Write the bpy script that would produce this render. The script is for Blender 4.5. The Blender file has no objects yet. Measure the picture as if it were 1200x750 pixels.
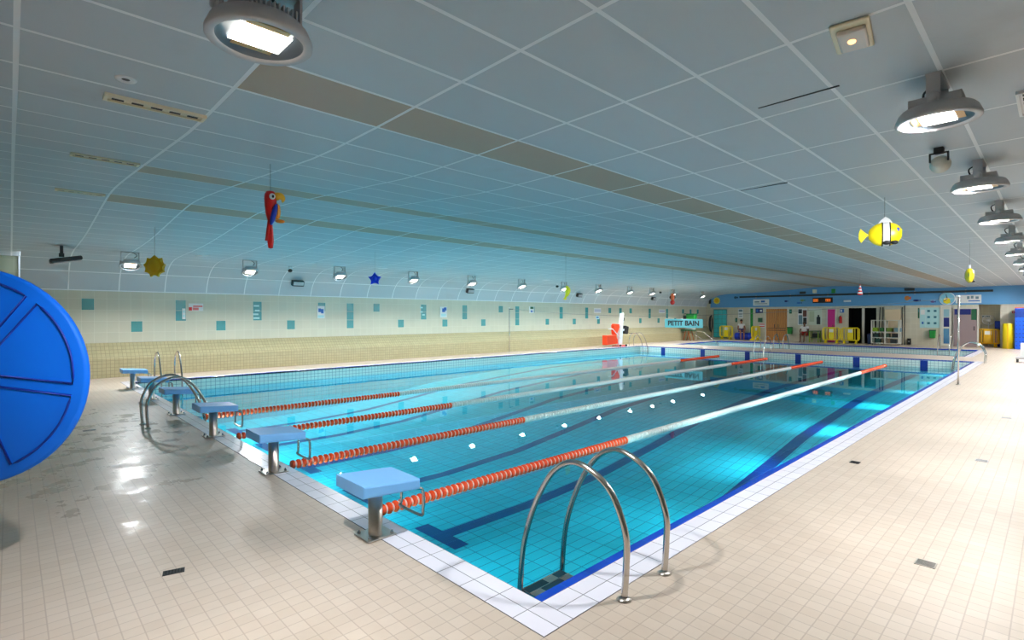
import bpy, bmesh, math, random
from mathutils import Vector, Matrix
random.seed(7)
SC = bpy.context.scene
COL = SC.collection
PI = math.pi
rad = math.radians

# ------------------------------------------------------------------ helpers
def lin(c):
    def f(v):
        v /= 255.0
        return v/12.92 if v <= 0.04045 else ((v+0.055)/1.055)**2.4
    return (f(c[0]), f(c[1]), f(c[2]), 1.0)

CAM = Vector((-2.4017, -2.2337, 1.8))
YAW, PITCH, FPX = rad(46.1935), rad(-0.4435), 613.3
_F = Vector((math.cos(YAW)*math.cos(PITCH), math.sin(YAW)*math.cos(PITCH), math.sin(PITCH)))
_R = Vector((math.sin(YAW), -math.cos(YAW), 0))
_U = _R.cross(_F)
def hit(px, py, axis, val):
    """point of the place seen at pixel (px,py) of the 1200x750 frame on the plane axis=val"""
    d = _F*FPX + _R*(px-600) + _U*(375-py)
    return CAM + d*((val-CAM[axis])/d[axis])
XF = 38.0
def fw(px, py, x=XF):
    h = hit(px, py, 0, x); return h.y, h.z

class MB:
    """collects shapes; build() links them as ONE mesh object"""
    def __init__(self): self.bm = bmesh.new(); self.mi = 0
    def _mark(self, geom):
        for g in geom:
            if isinstance(g, bmesh.types.BMFace): g.material_index = self.mi
    def box(self, c, s, rot=None, bev=0.0, seg=1):
        m = Matrix.Translation(c) @ (rot.to_4x4() if rot else Matrix.Identity(4)) @ Matrix.Diagonal((s[0], s[1], s[2], 1))
        r = bmesh.ops.create_cube(self.bm, size=1.0, matrix=m)
        vs = r['verts']
        fs = set(f for v in vs for f in v.link_faces); es = set(e for v in vs for e in v.link_edges)
        for f in fs: f.material_index = self.mi
        if bev > 0:
            rb = bmesh.ops.bevel(self.bm, geom=list(es), offset=bev, segments=seg, profile=0.5, affect='EDGES')
            for f in rb['faces']: f.material_index = self.mi
        return self
    def b2(self, lo, hi, bev=0.0, seg=1):
        return self.box([(a+b)/2 for a, b in zip(lo, hi)], [abs(b-a) for a, b in zip(lo, hi)], None, bev, seg)
    def quad(self, *pts):
        f = self.bm.faces.new([self.bm.verts.new(p) for p in pts]); f.material_index = self.mi; return self
    def tube(self, pts, r, n=10, closed=False, cap=True):
        pts = [Vector(p) for p in pts]; N = len(pts)
        rr = r if isinstance(r, (list, tuple)) else [r]*N
        rings = []; up = None
        for i in range(N):
            if closed: t = pts[(i+1) % N]-pts[i-1]
            else: t = pts[min(i+1, N-1)]-pts[max(i-1, 0)]
            t.normalize()
            if up is None:
                up = Vector((0, 0, 1)) if abs(t.z) < .9 else Vector((1, 0, 0))
            a = t.cross(up)
            if a.length < 1e-5: a = t.orthogonal()
            a.normalize(); up = a.cross(t)
            rings.append([self.bm.verts.new(pts[i]+(a*math.cos(2*PI*k/n)+up*math.sin(2*PI*k/n))*rr[i]) for k in range(n)])
        for i in range(N if closed else N-1):
            A, B = rings[i], rings[(i+1) % N]
            for k in range(n):
                f = self.bm.faces.new((A[k], A[(k+1) % n], B[(k+1) % n], B[k])); f.material_index = self.mi; f.smooth = True
        if cap and not closed:
            for rg in (rings[0], rings[-1]):
                f = self.bm.faces.new(rg); f.material_index = self.mi
        return self
    def lathe(self, prof, n=24, axis='z', o=(0, 0, 0), smooth=True, sx=1.0, sy=1.0):
        o = Vector(o); rings = []
        def P(r, h, a):
            c, s = r*math.cos(a)*sx, r*math.sin(a)*sy
            v = {'z': (c, s, h), 'x': (h, c, s), 'y': (s, h, c)}[axis]
            return o+Vector(v)
        for r, h in prof:
            if r < 1e-6: rings.append([self.bm.verts.new(P(0, h, 0))])
            else: rings.append([self.bm.verts.new(P(r, h, 2*PI*k/n)) for k in range(n)])
        for A, B in zip(rings, rings[1:]):
            for k in range(n):
                k2 = (k+1) % n
                if len(A) == 1 and len(B) == 1: continue
                vs = (A[0], B[k], B[k2]) if len(A) == 1 else (A[k], A[k2], B[0]) if len(B) == 1 else (A[k], A[k2], B[k2], B[k])
                f = self.bm.faces.new(vs); f.material_index = self.mi; f.smooth = smooth
        return self
    def cyl(self, a, b, r, n=16): return self.tube([a, b], r, n)
    def ball(self, c, s, n=16, m=10, rot=None):
        M = Matrix.Translation(c) @ (rot.to_4x4() if rot else Matrix.Identity(4)) @ Matrix.Diagonal((s[0], s[1], s[2], 1))
        r = bmesh.ops.create_uvsphere(self.bm, u_segments=n, v_segments=m, radius=1.0, matrix=M)
        for v in r['verts']:
            for f in v.link_faces: f.material_index = self.mi; f.smooth = True
        return self
    def prism(self, poly, h0, h1, axis='z', bev=0.0):
        """extrude a 2-D outline along axis from h0 to h1"""
        def P(u, v, h): return {'z': (u, v, h), 'x': (h, u, v), 'y': (u, h, v)}[axis]
        A = [self.bm.verts.new(P(u, v, h0)) for u, v in poly]; B = [self.bm.verts.new(P(u, v, h1)) for u, v in poly]
        fs = [self.bm.faces.new(A), self.bm.faces.new(B)]
        n = len(poly)
        for k in range(n): fs.append(self.bm.faces.new((A[k], A[(k+1) % n], B[(k+1) % n], B[k])))
        for f in fs: f.material_index = self.mi
        if bev > 0:
            es = list(set(e for f in fs[:2] for e in f.edges))
            rb = bmesh.ops.bevel(self.bm, geom=es, offset=bev, segments=2, profile=0.5, affect='EDGES')
            for f in rb['faces']: f.material_index = self.mi
        return self
    def build(self, name, mat, parent=None, loc=None):
        bmesh.ops.recalc_face_normals(self.bm, faces=self.bm.faces[:])
        me = bpy.data.meshes.new(name); self.bm.to_mesh(me); self.bm.free()
        for m in (mat if isinstance(mat, (list, tuple)) else [mat]): me.materials.append(m)
        o = bpy.data.objects.new(name, me); COL.objects.link(o)
        if parent is not None: o.parent = parent
        if loc is not None: o.location = loc
        return o

def tag(o, label, cat, group=None):
    o['label'] = label; o['category'] = cat
    if group: o['group'] = group
    return o
def thing(name, label, cat, loc=(0, 0, 0), rz=0, group=None):
    o = bpy.data.objects.new(name, None); o.empty_display_size = .1; COL.objects.link(o)
    o.location = loc; o.rotation_euler = (0, 0, rz)
    return tag(o, label, cat, group)
def struct(o, kind='structure'):
    o['kind'] = kind; return o
def dup(root, loc, rz, label, group=None):
    r = root.copy(); COL.objects.link(r); r.location = loc; r.rotation_euler = (0, 0, rz); r['label'] = label
    if group: r['group'] = group
    for ch in list(root.children):
        c = ch.copy(); COL.objects.link(c); c.parent = r
        for g in list(ch.children):
            d = g.copy(); COL.objects.link(d); d.parent = c
    return r
def spline(pts, n=6):
    """Catmull-Rom through pts"""
    P = [Vector(p) for p in pts]; P = [P[0]*2-P[1]]+P+[P[-1]*2-P[-2]]; out = []
    for i in range(1, len(P)-2):
        for k in range(n):
            t = k/n; a, b, c, d = P[i-1], P[i], P[i+1], P[i+2]
            out.append(.5*((2*b)+(c-a)*t+(2*a-5*b+4*c-d)*t*t+(3*b-a-3*c+d)*t*t*t))
    out.append(P[-2]); return out
ORD = ['first', 'second', 'third', 'fourth', 'fifth', 'sixth', 'seventh', 'eighth', 'ninth', 'tenth', 'eleventh', 'twelfth']

# ------------------------------------------------------------------ materials
def nm(name):
    m = bpy.data.materials.new(name); m.use_nodes = True
    nt = m.node_tree; b = nt.nodes['Principled BSDF']; return m, nt, b
def mat(name, rgb, rough=.5, metal=0.0, spec=.5, emit=0.0, var=0.0, bump=0.0, scale=20.0):
    m, nt, b = nm(name); c = lin(rgb)
    b.inputs['Base Color'].default_value = c; b.inputs['Roughness'].default_value = rough
    b.inputs['Metallic'].default_value = metal; b.inputs['Specular IOR Level'].default_value = spec
    if emit:
        b.inputs['Emission Color'].default_value = c; b.inputs['Emission Strength'].default_value = emit
    tc = nt.nodes.new('ShaderNodeTexCoord'); no = nt.nodes.new('ShaderNodeTexNoise')
    no.inputs['Scale'].default_value = scale; no.inputs['Detail'].default_value = 3
    nt.links.new(tc.outputs['Object'], no.inputs['Vector'])
    if var:
        mx = nt.nodes.new('ShaderNodeMix'); mx.data_type = 'RGBA'
        mx.inputs[6].default_value = tuple(v*(1-var) for v in c[:3])+(1,); mx.inputs[7].default_value = tuple(min(1, v*(1+var)) for v in c[:3])+(1,)
        nt.links.new(no.outputs['Fac'], mx.inputs[0]); nt.links.new(mx.outputs[2], b.inputs['Base Color'])
    if bump:
        bp = nt.nodes.new('ShaderNodeBump'); bp.inputs['Strength'].default_value = bump; bp.inputs['Distance'].default_value = .004
        nt.links.new(no.outputs['Fac'], bp.inputs['Height']); nt.links.new(bp.outputs['Normal'], b.inputs['Normal'])
    return m

class NT:
    """small node-graph writer"""
    def __init__(self, nt): self.nt = nt
    def n(self, t, **k):
        x = self.nt.nodes.new(t)
        for a, v in k.items(): setattr(x, a, v)
        return x
    def l(self, a, b): self.nt.links.new(a, b)
    def m(self, op, a, b=None, c=None):
        x = self.n('ShaderNodeMath', operation=op)
        for i, v in enumerate((a, b, c)):
            if v is None: continue
            if isinstance(v, (int, float)): x.inputs[i].default_value = v
            else: self.l(v, x.inputs[i])
        return x.outputs[0]
    def mix(self, f, a, b):
        x = self.n('ShaderNodeMix', data_type='RGBA')
        for i, v in ((0, f), (6, a), (7, b)):
            if isinstance(v, (int, float)): x.inputs[i].default_value = v
            elif isinstance(v, tuple): x.inputs[i].default_value = v
            else: self.l(v, x.inputs[i])
        return x.outputs[2]
    def noise(self, vec, scale, detail=3, rough=.5):
        x = self.n('ShaderNodeTexNoise'); x.inputs['Scale'].default_value = scale; x.inputs['Detail'].default_value = detail
        x.inputs['Roughness'].default_value = rough; self.l(vec, x.inputs['Vector']); return x.outputs['Fac']
    def xyz(self, out='Object'):
        tc = self.n('ShaderNodeTexCoord'); s = self.n('ShaderNodeSeparateXYZ'); self.l(tc.outputs[out], s.inputs[0])
        return tc.outputs[out], s.outputs
    def grid(self, u, v, su, sv, gw, ou=0.0, ov=0.0):
        """1 on the joints of a tile grid"""
        def one(w, s, o):
            p = self.m('PINGPONG', self.m('ADD', w, 1000*s-o), s/2); return self.m('LESS_THAN', p, gw/2)
        return self.m('MAXIMUM', one(u, su, ou), one(v, sv, ov))
    def cell(self, u, v, su, sv, ou=0.0, ov=0.0):
        a = self.m('FLOOR', self.m('DIVIDE', self.m('SUBTRACT', u, ou), su)); b = self.m('FLOOR', self.m('DIVIDE', self.m('SUBTRACT', v, ov), sv))
        c = self.n('ShaderNodeCombineXYZ'); self.l(a, c.inputs[0]); self.l(b, c.inputs[1])
        w = self.n('ShaderNodeTexWhiteNoise', noise_dimensions='3D'); self.l(c.outputs[0], w.inputs['Vector']); return w.outputs['Value']

def tile_mat(name, col, grout, ax, su, sv, gw, rough=.25, var=.06, ou=0.0, ov=0.0, blotch=.0, bump=.3):
    m, nt, b = nm(name); g = NT(nt); vec, s = g.xyz()
    I = {'x': 0, 'y': 1, 'z': 2}; u, v = s[I[ax[0]]], s[I[ax[1]]]
    j = g.grid(u, v, su, sv, gw, ou, ov); cv = g.cell(u, v, su, sv, ou, ov)
    c = lin(col); dk = tuple(x*(1-var) for x in c[:3])+(1,); lt = tuple(min(1, x*(1+var)) for x in c[:3])+(1,)
    t = g.mix(cv, dk, lt)
    if blotch:
        n1 = g.noise(vec, .55, 4, .6); t2 = g.mix(g.m('MULTIPLY', g.m('SUBTRACT', 1.0, n1), blotch), t, tuple(x*.5 for x in c[:3])+(1,)); t = t2
    out = g.mix(j, t, lin(grout)); g.l(out, b.inputs['Base Color'])
    b.inputs['Roughness'].default_value = rough
    if bump:
        bp = g.n('ShaderNodeBump'); bp.inputs['Strength'].default_value = bump; bp.inputs['Distance'].default_value = .002; bp.invert = True
        g.l(j, bp.inputs['Height']); g.l(bp.outputs['Normal'], b.inputs['Normal'])
    return m

M = {}
M['steel'] = mat('stainless steel', (205, 200, 195), .16, 1.0)
M['steel_brushed'] = mat('brushed steel', (200, 192, 182), .32, 1.0, var=.08, scale=60)
M['lamp_grey'] = mat('grey cast aluminium', (190, 188, 190), .45, .2, var=.06)
M['dark'] = mat('dark grey plastic', (40, 42, 44), .5)
M['black'] = mat('black rubber', (16, 17, 18), .6)
M['white'] = mat('white enamel', (232, 234, 236), .35)
M['offwhite'] = mat('off white panel', (214, 212, 200), .5, var=.03)
M['led'] = mat('lit led board', (255, 250, 240), .4, emit=7.0)
M['amber'] = mat('amber reflector', (205, 160, 95), .3, .3)
M['dish'] = mat('lamp reflector dish', (96, 106, 114), .35, .3)
M['cream'] = mat('cream plastic', (240, 230, 200), .4)
M['reel_blue'] = mat('blue moulded plastic', (6, 112, 238), .5, spec=.25, var=.05, scale=3)
M['block_blue'] = mat('pale blue grp', (122, 188, 248), .4, bump=.25, scale=160)
M['float_red'] = mat('red lane float', (255, 84, 34), .25)
M['float_white'] = mat('white lane float', (232, 232, 226), .35)
M['float_inner'] = mat('pale float core', (255, 206, 184), .4)  # lamp highlights between the red discs put into the core colour
M['yellow'] = mat('yellow plastic', (238, 214, 20), .35)
M['amber_yellow'] = mat('deep yellow plastic', (228, 176, 10), .4)
M['orange'] = mat('orange plastic', (240, 92, 30), .4)
M['red'] = mat('red plastic', (214, 28, 24), .35)
M['green'] = mat('green plastic', (24, 140, 50), .4)
M['dkgreen'] = mat('dark green plastic', (24, 92, 58), .5)
M['blue'] = mat('royal blue vinyl', (18, 60, 190), .4)
M['matblue'] = mat('blue foam mat', (10, 92, 226), .55, var=.06, scale=8)
M['navy'] = mat('navy panel', (22, 30, 110), .4)
M['pink'] = mat('magenta panel', (206, 26, 132), .45)
M['wood'] = None
M['sign_teal'] = mat('pale teal sign board', (88, 172, 186), .45)
M['ink'] = mat('black lettering', (22, 24, 30), .5)
M['nosing'] = tile_mat('blue nosing tile', (22, 70, 190), (40, 90, 190), 'xy', .25, .25, .006, .2, .1)
M['deck'] = None
M['cable'] = mat('thin cable', (120, 122, 122), .5)
M['paper'] = mat('printed paper', (226, 228, 226), .6)
M['pictogram'] = mat('pale cyan poster', (178, 222, 224), .5)
M['tealtile'] = mat('teal glazed tile', (74, 150, 150), .22, var=.08, scale=9)
M['greydoor'] = mat('grey door leaf', (150, 132, 134), .5, var=.03)
M['skin'] = mat('skin', (150, 98, 74), .55)
M['skin2'] = mat('darker skin', (104, 66, 48), .55)
M['hair'] = mat('dark hair', (30, 24, 22), .6)
M['shirt'] = mat('white cotton', (226, 224, 220), .7)
M['shorts_red'] = mat('red cotton', (176, 44, 34), .7)
M['shorts_blue'] = mat('blue cotton', (28, 52, 120), .7)

# wood with grain
m, nt, b = nm('orange varnished wood'); g = NT(nt); vec, s = g.xyz()
w = g.n('ShaderNodeTexWave', wave_type='BANDS', bands_direction='Y'); w.inputs['Scale'].default_value = 2.5; w.inputs['Distortion'].default_value = 5; w.inputs['Detail'].default_value = 3
g.l(vec, w.inputs['Vector']); g.l(g.mix(w.outputs['Fac'], lin((168, 104, 40)), lin((196, 132, 58))), b.inputs['Base Color']); b.inputs['Roughness'].default_value = .35; M['wood'] = m

# deck tiles: 10 cm beige, stains and damp patches of their own
m, nt, b = nm('beige deck tiles'); g = NT(nt); vec, s = g.xyz()
j = g.grid(s[0], s[1], .1, .1, .007, .045, .045); cv = g.cell(s[0], s[1], .1, .1, .045, .045)
t = g.mix(cv, lin((203, 186, 168)), lin((209, 193, 176)))
st = g.noise(vec, .6, 6, .66)
ramp = g.n('ShaderNodeMapRange'); ramp.inputs[1].default_value = .52; ramp.inputs[2].default_value = .78; g.l(st, ramp.inputs[0])
t = g.mix(g.m('MULTIPLY', ramp.outputs[0], .3), t, lin((146, 128, 110)))
t = g.mix(g.m('MULTIPLY', j, .42), t, lin((150, 130, 114))); g.l(t, b.inputs['Base Color'])
# wet film on the start-side deck: smoother where damp
dx = g.m('SUBTRACT', s[0], -1.6); dy = g.m('SUBTRACT', s[1], 7.2)
dist = g.m('SQRT', g.m('ADD', g.m('MULTIPLY', dx, dx), g.m('MULTIPLY', g.m('MULTIPLY', dy, dy), .12)))
pud = g.noise(vec, 2.6, 4, .65)
wet = g.n('ShaderNodeMapRange'); wet.inputs[1].default_value = .45; wet.inputs[2].default_value = .62
g.l(g.m('SUBTRACT', pud, g.m('MULTIPLY', g.m('MAXIMUM', g.m('SUBTRACT', dist, .9), 0.0), .22)), wet.inputs[0])
g.l(g.m('SUBTRACT', .4, g.m('MULTIPLY', wet.outputs[0], .22)), b.inputs['Roughness'])
bp = g.n('ShaderNodeBump'); bp.inputs['Strength'].default_value = .35; bp.inputs['Distance'].default_value = .002; bp.invert = True
g.l(g.m('MULTIPLY', j, g.m('SUBTRACT', 1.0, g.m('MULTIPLY', wet.outputs[0], .7))), bp.inputs['Height']); g.l(bp.outputs['Normal'], b.inputs['Normal'])
M['deck'] = m

M['coping'] = tile_mat('white coping tiles', (238, 235, 244), (136, 134, 140), 'xy', .255, .1275, .006, .25, .03, 0, -.0)
M['coping_y'] = tile_mat('white coping tiles across', (238, 235, 244), (136, 134, 140), 'xy', .1275, .255, .006, .25, .03)
M['basin_u'] = None
def basin_mat(name, ax, ou=0.0):
    """white glazed tile above the water line band, cyan pool tile below"""
    m, nt, b = nm(name); g = NT(nt); vec, s = g.xyz(); u = s[0 if ax == 'x' else 1]; z = s[2]
    j = g.grid(u, z, .125, .105, .009, ou, -.04)
    hi = g.mix(j, lin((224, 238, 230)), lin((104, 142, 156)))
    lo = g.mix(g.grid(u, z, .25, .125, .01), lin((50, 205, 226)), lin((20, 150, 180)))
    k = g.m('LESS_THAN', z, -.36)
    g.l(g.mix(k, hi, lo), b.inputs['Base Color']); b.inputs['Roughness'].default_value = .2
    return m
M['basin_x'] = basin_mat('pool wall tiles along', 'x'); M['basin_y'] = basin_mat('pool wall tiles across', 'y')
M['poolfloor'] = tile_mat('cyan pool floor tiles', (50, 224, 248), (6, 150, 190), 'xy', .36, .18, .014, .4, .05)
M['lane'] = tile_mat('dark blue lane tiles', (4, 46, 144), (3, 38, 120), 'xy', .25, .125, .01, .4, .06)

# water
m, nt, b = nm('pool water'); nt.nodes.remove(b); g = NT(nt); out = nt.nodes['Material Output']
tr = g.n('ShaderNodeBsdfTransparent'); tr.inputs[0].default_value = (.86, .975, .985, 1)
gl = g.n('ShaderNodeBsdfGlossy'); gl.inputs['Roughness'].default_value = .012; gl.inputs[0].default_value = (.8, .95, 1, 1)
fr = g.n('ShaderNodeFresnel'); fr.inputs['IOR'].default_value = 1.333
tc = g.n('ShaderNodeTexCoord'); bp = g.n('ShaderNodeBump'); bp.inputs['Strength'].default_value = .03; bp.inputs['Distance'].default_value = .02
g.l(g.noise(tc.outputs['Object'], 1.6, 2), bp.inputs['Height']); g.l(bp.outputs['Normal'], gl.inputs['Normal'])
mx = g.n('ShaderNodeMixShader'); g.l(fr.outputs[0], mx.inputs[0]); g.l(tr.outputs[0], mx.inputs[1]); g.l(gl.outputs[0], mx.inputs[2]); g.l(mx.outputs[0], out.inputs['Surface'])
M['water'] = m

# ceiling panels: uv = (x, arc length from y=-1.66)
GX, GY = 1.165, .605
m, nt, b = nm('ceiling panels'); g = NT(nt)
uv = g.n('ShaderNodeTexCoord'); sp = g.n('ShaderNodeSeparateXYZ'); g.l(uv.outputs['UV'], sp.inputs[0]); u, v = sp.outputs[0], sp.outputs[1]
j = g.grid(u, v, GX, GY, .03, -1.2, 0.0)
cv = g.cell(u, v, GX, GY, -1.2, 0.0)
base = g.mix(cv, lin((186, 194, 200)), lin((192, 200, 206)))
row = g.m('FLOOR', g.m('DIVIDE', v, GY))
tan = None
for k in (5, 12, 17):
    q = g.m('COMPARE', row, float(k), .1); tan = q if tan is None else g.m('MAXIMUM', tan, q)
tan = g.m('MULTIPLY', tan, g.m('GREATER_THAN', u, -1.2))
base = g.mix(g.m('MULTIPLY', tan, .85), base, lin((176, 148, 118)))
dirt = g.noise(uv.outputs['UV'], .8, 5, .65)
dr = g.n('ShaderNodeMapRange'); dr.inputs[1].default_value = .6; dr.inputs[2].default_value = .85; g.l(dirt, dr.inputs[0])
base = g.mix(g.m('MULTIPLY', dr.outputs[0], .25), base, lin((120, 114, 104)))
g.l(g.mix(g.m('MULTIPLY', j, .9), base, lin((246, 248, 250))), b.inputs['Base Color']); b.inputs['Roughness'].default_value = .5
bp = g.n('ShaderNodeBump'); bp.inputs['Strength'].default_value = .3; bp.inputs['Distance'].default_value = .006
g.l(j, bp.inputs['Height']); g.l(bp.outputs['Normal'], b.inputs['Normal'])
M['ceiling'] = m

M['wall_up'] = tile_mat('cream wall tiles', (200, 197, 176), (216, 214, 196), 'xz', .2912, .333, .008, .3, .025, -.91, 2.307)
M['wall_low'] = tile_mat('olive mosaic tiles', (180, 170, 132), (136, 128, 98), 'xz', .1, .1, .008, .3, .05)
M['wall_green'] = tile_mat('pale green wall tiles', (170, 176, 150), (190, 194, 172), 'xz', .29, .333, .008, .3, .03)
M['wall_far'] = tile_mat('cream far wall tiles', (206, 200, 178), (222, 218, 200), 'yz', .2912, .333, .012, .4, .04)
M['wall_plain'] = mat('painted wall', (206, 204, 192), .6)
M['blueband'] = mat('sky blue wall paint', (96, 160, 210), .55, var=.03, scale=2)

# ------------------------------------------------------------------ setting
PW, PL, ZW = 15.18, 25.0, -.30
P2 = (27.9, 34.6, .35, 14.9)     # small pool x0,x1,y0,y1
X0, X1, Y0, Y1 = -6.5, XF, -7.0, 16.85
mb = MB()
def deckq(x0, x1, y0, y1): mb.quad((x0, y0, 0), (x1, y0, 0), (x1, y1, 0), (x0, y1, 0))
c = .255
deckq(X0, -c, Y0, Y1+.6); deckq(-c, XF+1.6, Y0, -c); deckq(-c, PL, PW+c, Y1+.6)
deckq(PL, P2[0], -c, Y1+.6); deckq(P2[0], P2[1], -c, P2[2]); deckq(P2[0], P2[1], P2[3], Y1+.6); deckq(P2[1], XF+1.6, -c, Y1+.6)
struct(mb.build('floor', M['deck']))
# coping (white) and blue nosing
mb = MB()
mb.b2((-c, -c, -.06), (0, PW+c, .004)); struct(mb.build('trim_start_coping', M['coping_y']))
mb = MB(); mb.b2((0, -c, -.06), (PL+.2, 0, .004)); struct(mb.build('trim_near_coping', M['coping']))
mb = MB(); mb.b2((0, PW, -.06), (PL, PW+c, .004)); struct(mb.build('trim_side_coping', M['coping']))
mb = MB()
mb.b2((0, 0, -.05), (PL, .08, .003), .008); mb.b2((0, PW-.08, -.05), (PL, PW, .003), .008); mb.b2((PL-.08, .08, -.05), (PL, PW-.08, .003), .008)
struct(mb.build('trim_blue_nosing', M['nosing']))
# basin
PROF = [(0, -1.42), (4, -1.42), (6, -1.32), (8, -1.09), (10, -.84), (12.5, -.68), (15, -.53), (17, -.5), (25, -.48)]
def zfl(x):
    for (a, za), (bb, zb) in zip(PROF, PROF[1:]):
        if x <= bb: return za+(zb-za)*(x-a)/(bb-a)
    return PROF[-1][1]
mb = MB(); W0, W1 = .08, PW-.08
for (a, za), (bb, zb) in zip(PROF, PROF[1:]): mb.quad((a, W0, za), (bb, W0, zb), (bb, W1, zb), (a, W1, za))
struct(mb.build('floor_pool', M['poolfloor']))
mb = MB()
mb.quad((0, W0, -.004), (PL, W0, -.004), (PL, W0, -1.5), (0, W0, -1.5)); mb.quad((0, W1, -.004), (PL, W1, -.004), (PL, W1, -1.5), (0, W1, -1.5))
struct(mb.build('wall_pool_sides', M['basin_x']))
mb = MB()
mb.quad((0, W0, -.004), (0, W1, -.004), (0, W1, -1.5), (0, W0, -1.5)); mb.quad((PL-.08, W0, -.004), (PL-.08, W1, -.004), (PL-.08, W1, -1.5), (PL-.08, W0, -1.5))
struct(mb.build('wall_pool_ends', M['basin_y']))
LANES = [1.59, 3.99, 6.39, 8.79, 11.19, 13.59]
mb = MB()
def strip(x0, x1, y0, y1):
    xs = sorted(set([x0, x1]+[p[0] for p in PROF if x0 < p[0] < x1]))
    for a, bb in zip(xs, xs[1:]): mb.quad((a, y0, zfl(a)+.004), (bb, y0, zfl(bb)+.004), (bb, y1, zfl(bb)+.004), (a, y1, zfl(a)+.004))
for y in LANES:
    strip(2.25, 23, y-.125, y+.125); strip(2.0, 2.25, y-.5, y+.5)
    mb.b2((PL-.085, y-.125, -1.2), (PL-.08, y+.125, -.05)); mb.b2((0, y-.125, -1.2), (.005, y+.125, -.6))
struct(mb.build('floor_lane_lines', M['lane']))
mb = MB(); mb.quad((.002, W0+.002, ZW), (PL-.087, W0+.002, ZW), (PL-.087, W1-.002, ZW), (.002, W1-.002, ZW))
w = mb.build('pool_water', M['water']); struct(w, 'stuff'); tag(w, 'clear turquoise water of the large lane pool', 'water')
# small pool
a0, a1, b0, b1 = P2
mb = MB()
for lo, hi in (((a0-.0, b0, -.06), (a0+.25, b1, .004)), ((a1-.25, b0, -.06), (a1, b1, .004)), ((a0+.25, b0, -.06), (a1-.25, b0+.25, .004)), ((a0+.25, b1-.25, -.06), (a1-.25, b1, .004))): mb.b2(lo, hi)
struct(mb.build('trim_small_pool_coping', M['coping']))
mb = MB(); e = .25
mb.b2((a1-e-.06, b0+e, -.05), (a1-e, b1-e, .005)); mb.b2((a0+e, b1-e-.06, -.05), (a1-e-.06, b1-e, .005)); mb.b2((a0+e, b0+e, -.05), (a1-e-.06, b0+e+.06, .005))
struct(mb.build('trim_small_pool_nosing', M['nosing']))
mb = MB(); mb.quad((a0+e, b0+e, -.7), (a1-e, b0+e, -.7), (a1-e, b1-e, -.7), (a0+e, b1-e, -.7)); struct(mb.build('floor_small_pool', M['poolfloor']))
mb = MB()
for yy in (b0+e, b1-e): mb.quad((a0+e, yy, -.01), (a1-e, yy, -.01), (a1-e, yy, -.7), (a0+e, yy, -.7))
struct(mb.build('wall_small_pool_sides', M['basin_x']))
mb = MB()
for xx in (a0+e, a1-e): mb.quad((xx, b0+e, -.01), (xx, b1-e, -.01), (xx, b1-e, -.7), (xx, b0+e, -.7))
struct(mb.build('wall_small_pool_ends', M['basin_y']))
mb = MB(); mb.quad((a0+e, b0+e, ZW), (a1-e, b0+e, ZW), (a1-e, b1-e, ZW), (a0+e, b1-e, ZW))
w = mb.build('small_pool_water', M['water']); struct(w, 'stuff'); tag(w, 'water of the small shallow pool beyond the lane pool', 'water')

# ceiling profile (y, z)
CP = [(-7.2, 3.56), (-3, 3.52), (0, 3.5), (2.8, 3.48), (4.2, 3.56), (5.6, 3.66), (7.2, 3.77), (8.4, 3.82), (9.4, 3.78), (10.8, 3.68), (12.3, 3.58), (13.8, 3.53), (15.4, 3.5), (16.1, 3.44), (16.5, 3.34), (16.8, 3.2), (17.02, 3.02), (17.18, 2.8), (17.3, 2.53)]
def zc(y):
    for (a, za), (bb, zb) in zip(CP, CP[1:]):
        if y <= bb: return za+(zb-za)*(y-a)/(bb-a)
    return 2.5
sm = [(p.x, p.y) for p in spline([(y, z, 0) for y, z in CP], 3)]
def zc(y):
    for (a, za), (bb, zb) in zip(sm, sm[1:]):
        if y <= bb: return za+(zb-za)*(y-a)/(bb-a)
    return 2.5
arc = [0]
for (a, za), (bb, zb) in zip(sm, sm[1:]): arc.append(arc[-1]+math.hypot(bb-a, zb-za))
a_ref = next(arc[i]+(-1.66-sm[i][0]) for i in range(len(sm)-1) if sm[i+1][0] > -1.66)
bm = bmesh.new(); uvl = bm.loops.layers.uv.new('uv')
CX0 = -2.2
rows = []
for (y, z), s_ in zip(sm, arc): rows.append((bm.verts.new((CX0, y, z)), bm.verts.new((XF+.1, y, z)), s_-a_ref))
for A, B in zip(rows, rows[1:]):
    f = bm.faces.new((A[0], A[1], B[1], B[0])); f.smooth = True
    for lp, uvv in zip(f.loops, ((CX0, A[2]), (XF+.1, A[2]), (XF+.1, B[2]), (CX0, B[2]))): lp[uvl].uv = uvv
# flat strip over the start-side deck (no cove there)
rows = [(y, z, s_-a_ref) for (y, z), s_ in zip(sm, arc) if y < 16.0]+[(17.35, 3.42, 19.1)]
for A, B in zip(rows, rows[1:]):
    f = bm.faces.new([bm.verts.new(p) for p in ((X0-.1, A[0], A[1]), (CX0, A[0], A[1]), (CX0, B[0], B[1]), (X0-.1, B[0], B[1]))]); f.smooth = True
    for lp, uvv in zip(f.loops, ((X0-.1, A[2]), (CX0, A[2]), (CX0, B[2]), (X0-.1, B[2]))): lp[uvl].uv = uvv
me = bpy.data.meshes.new('ceiling'); bm.to_mesh(me); bm.free(); me.materials.append(M['ceiling'])
o = bpy.data.objects.new('ceiling', me); COL.objects.link(o); struct(o)

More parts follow.
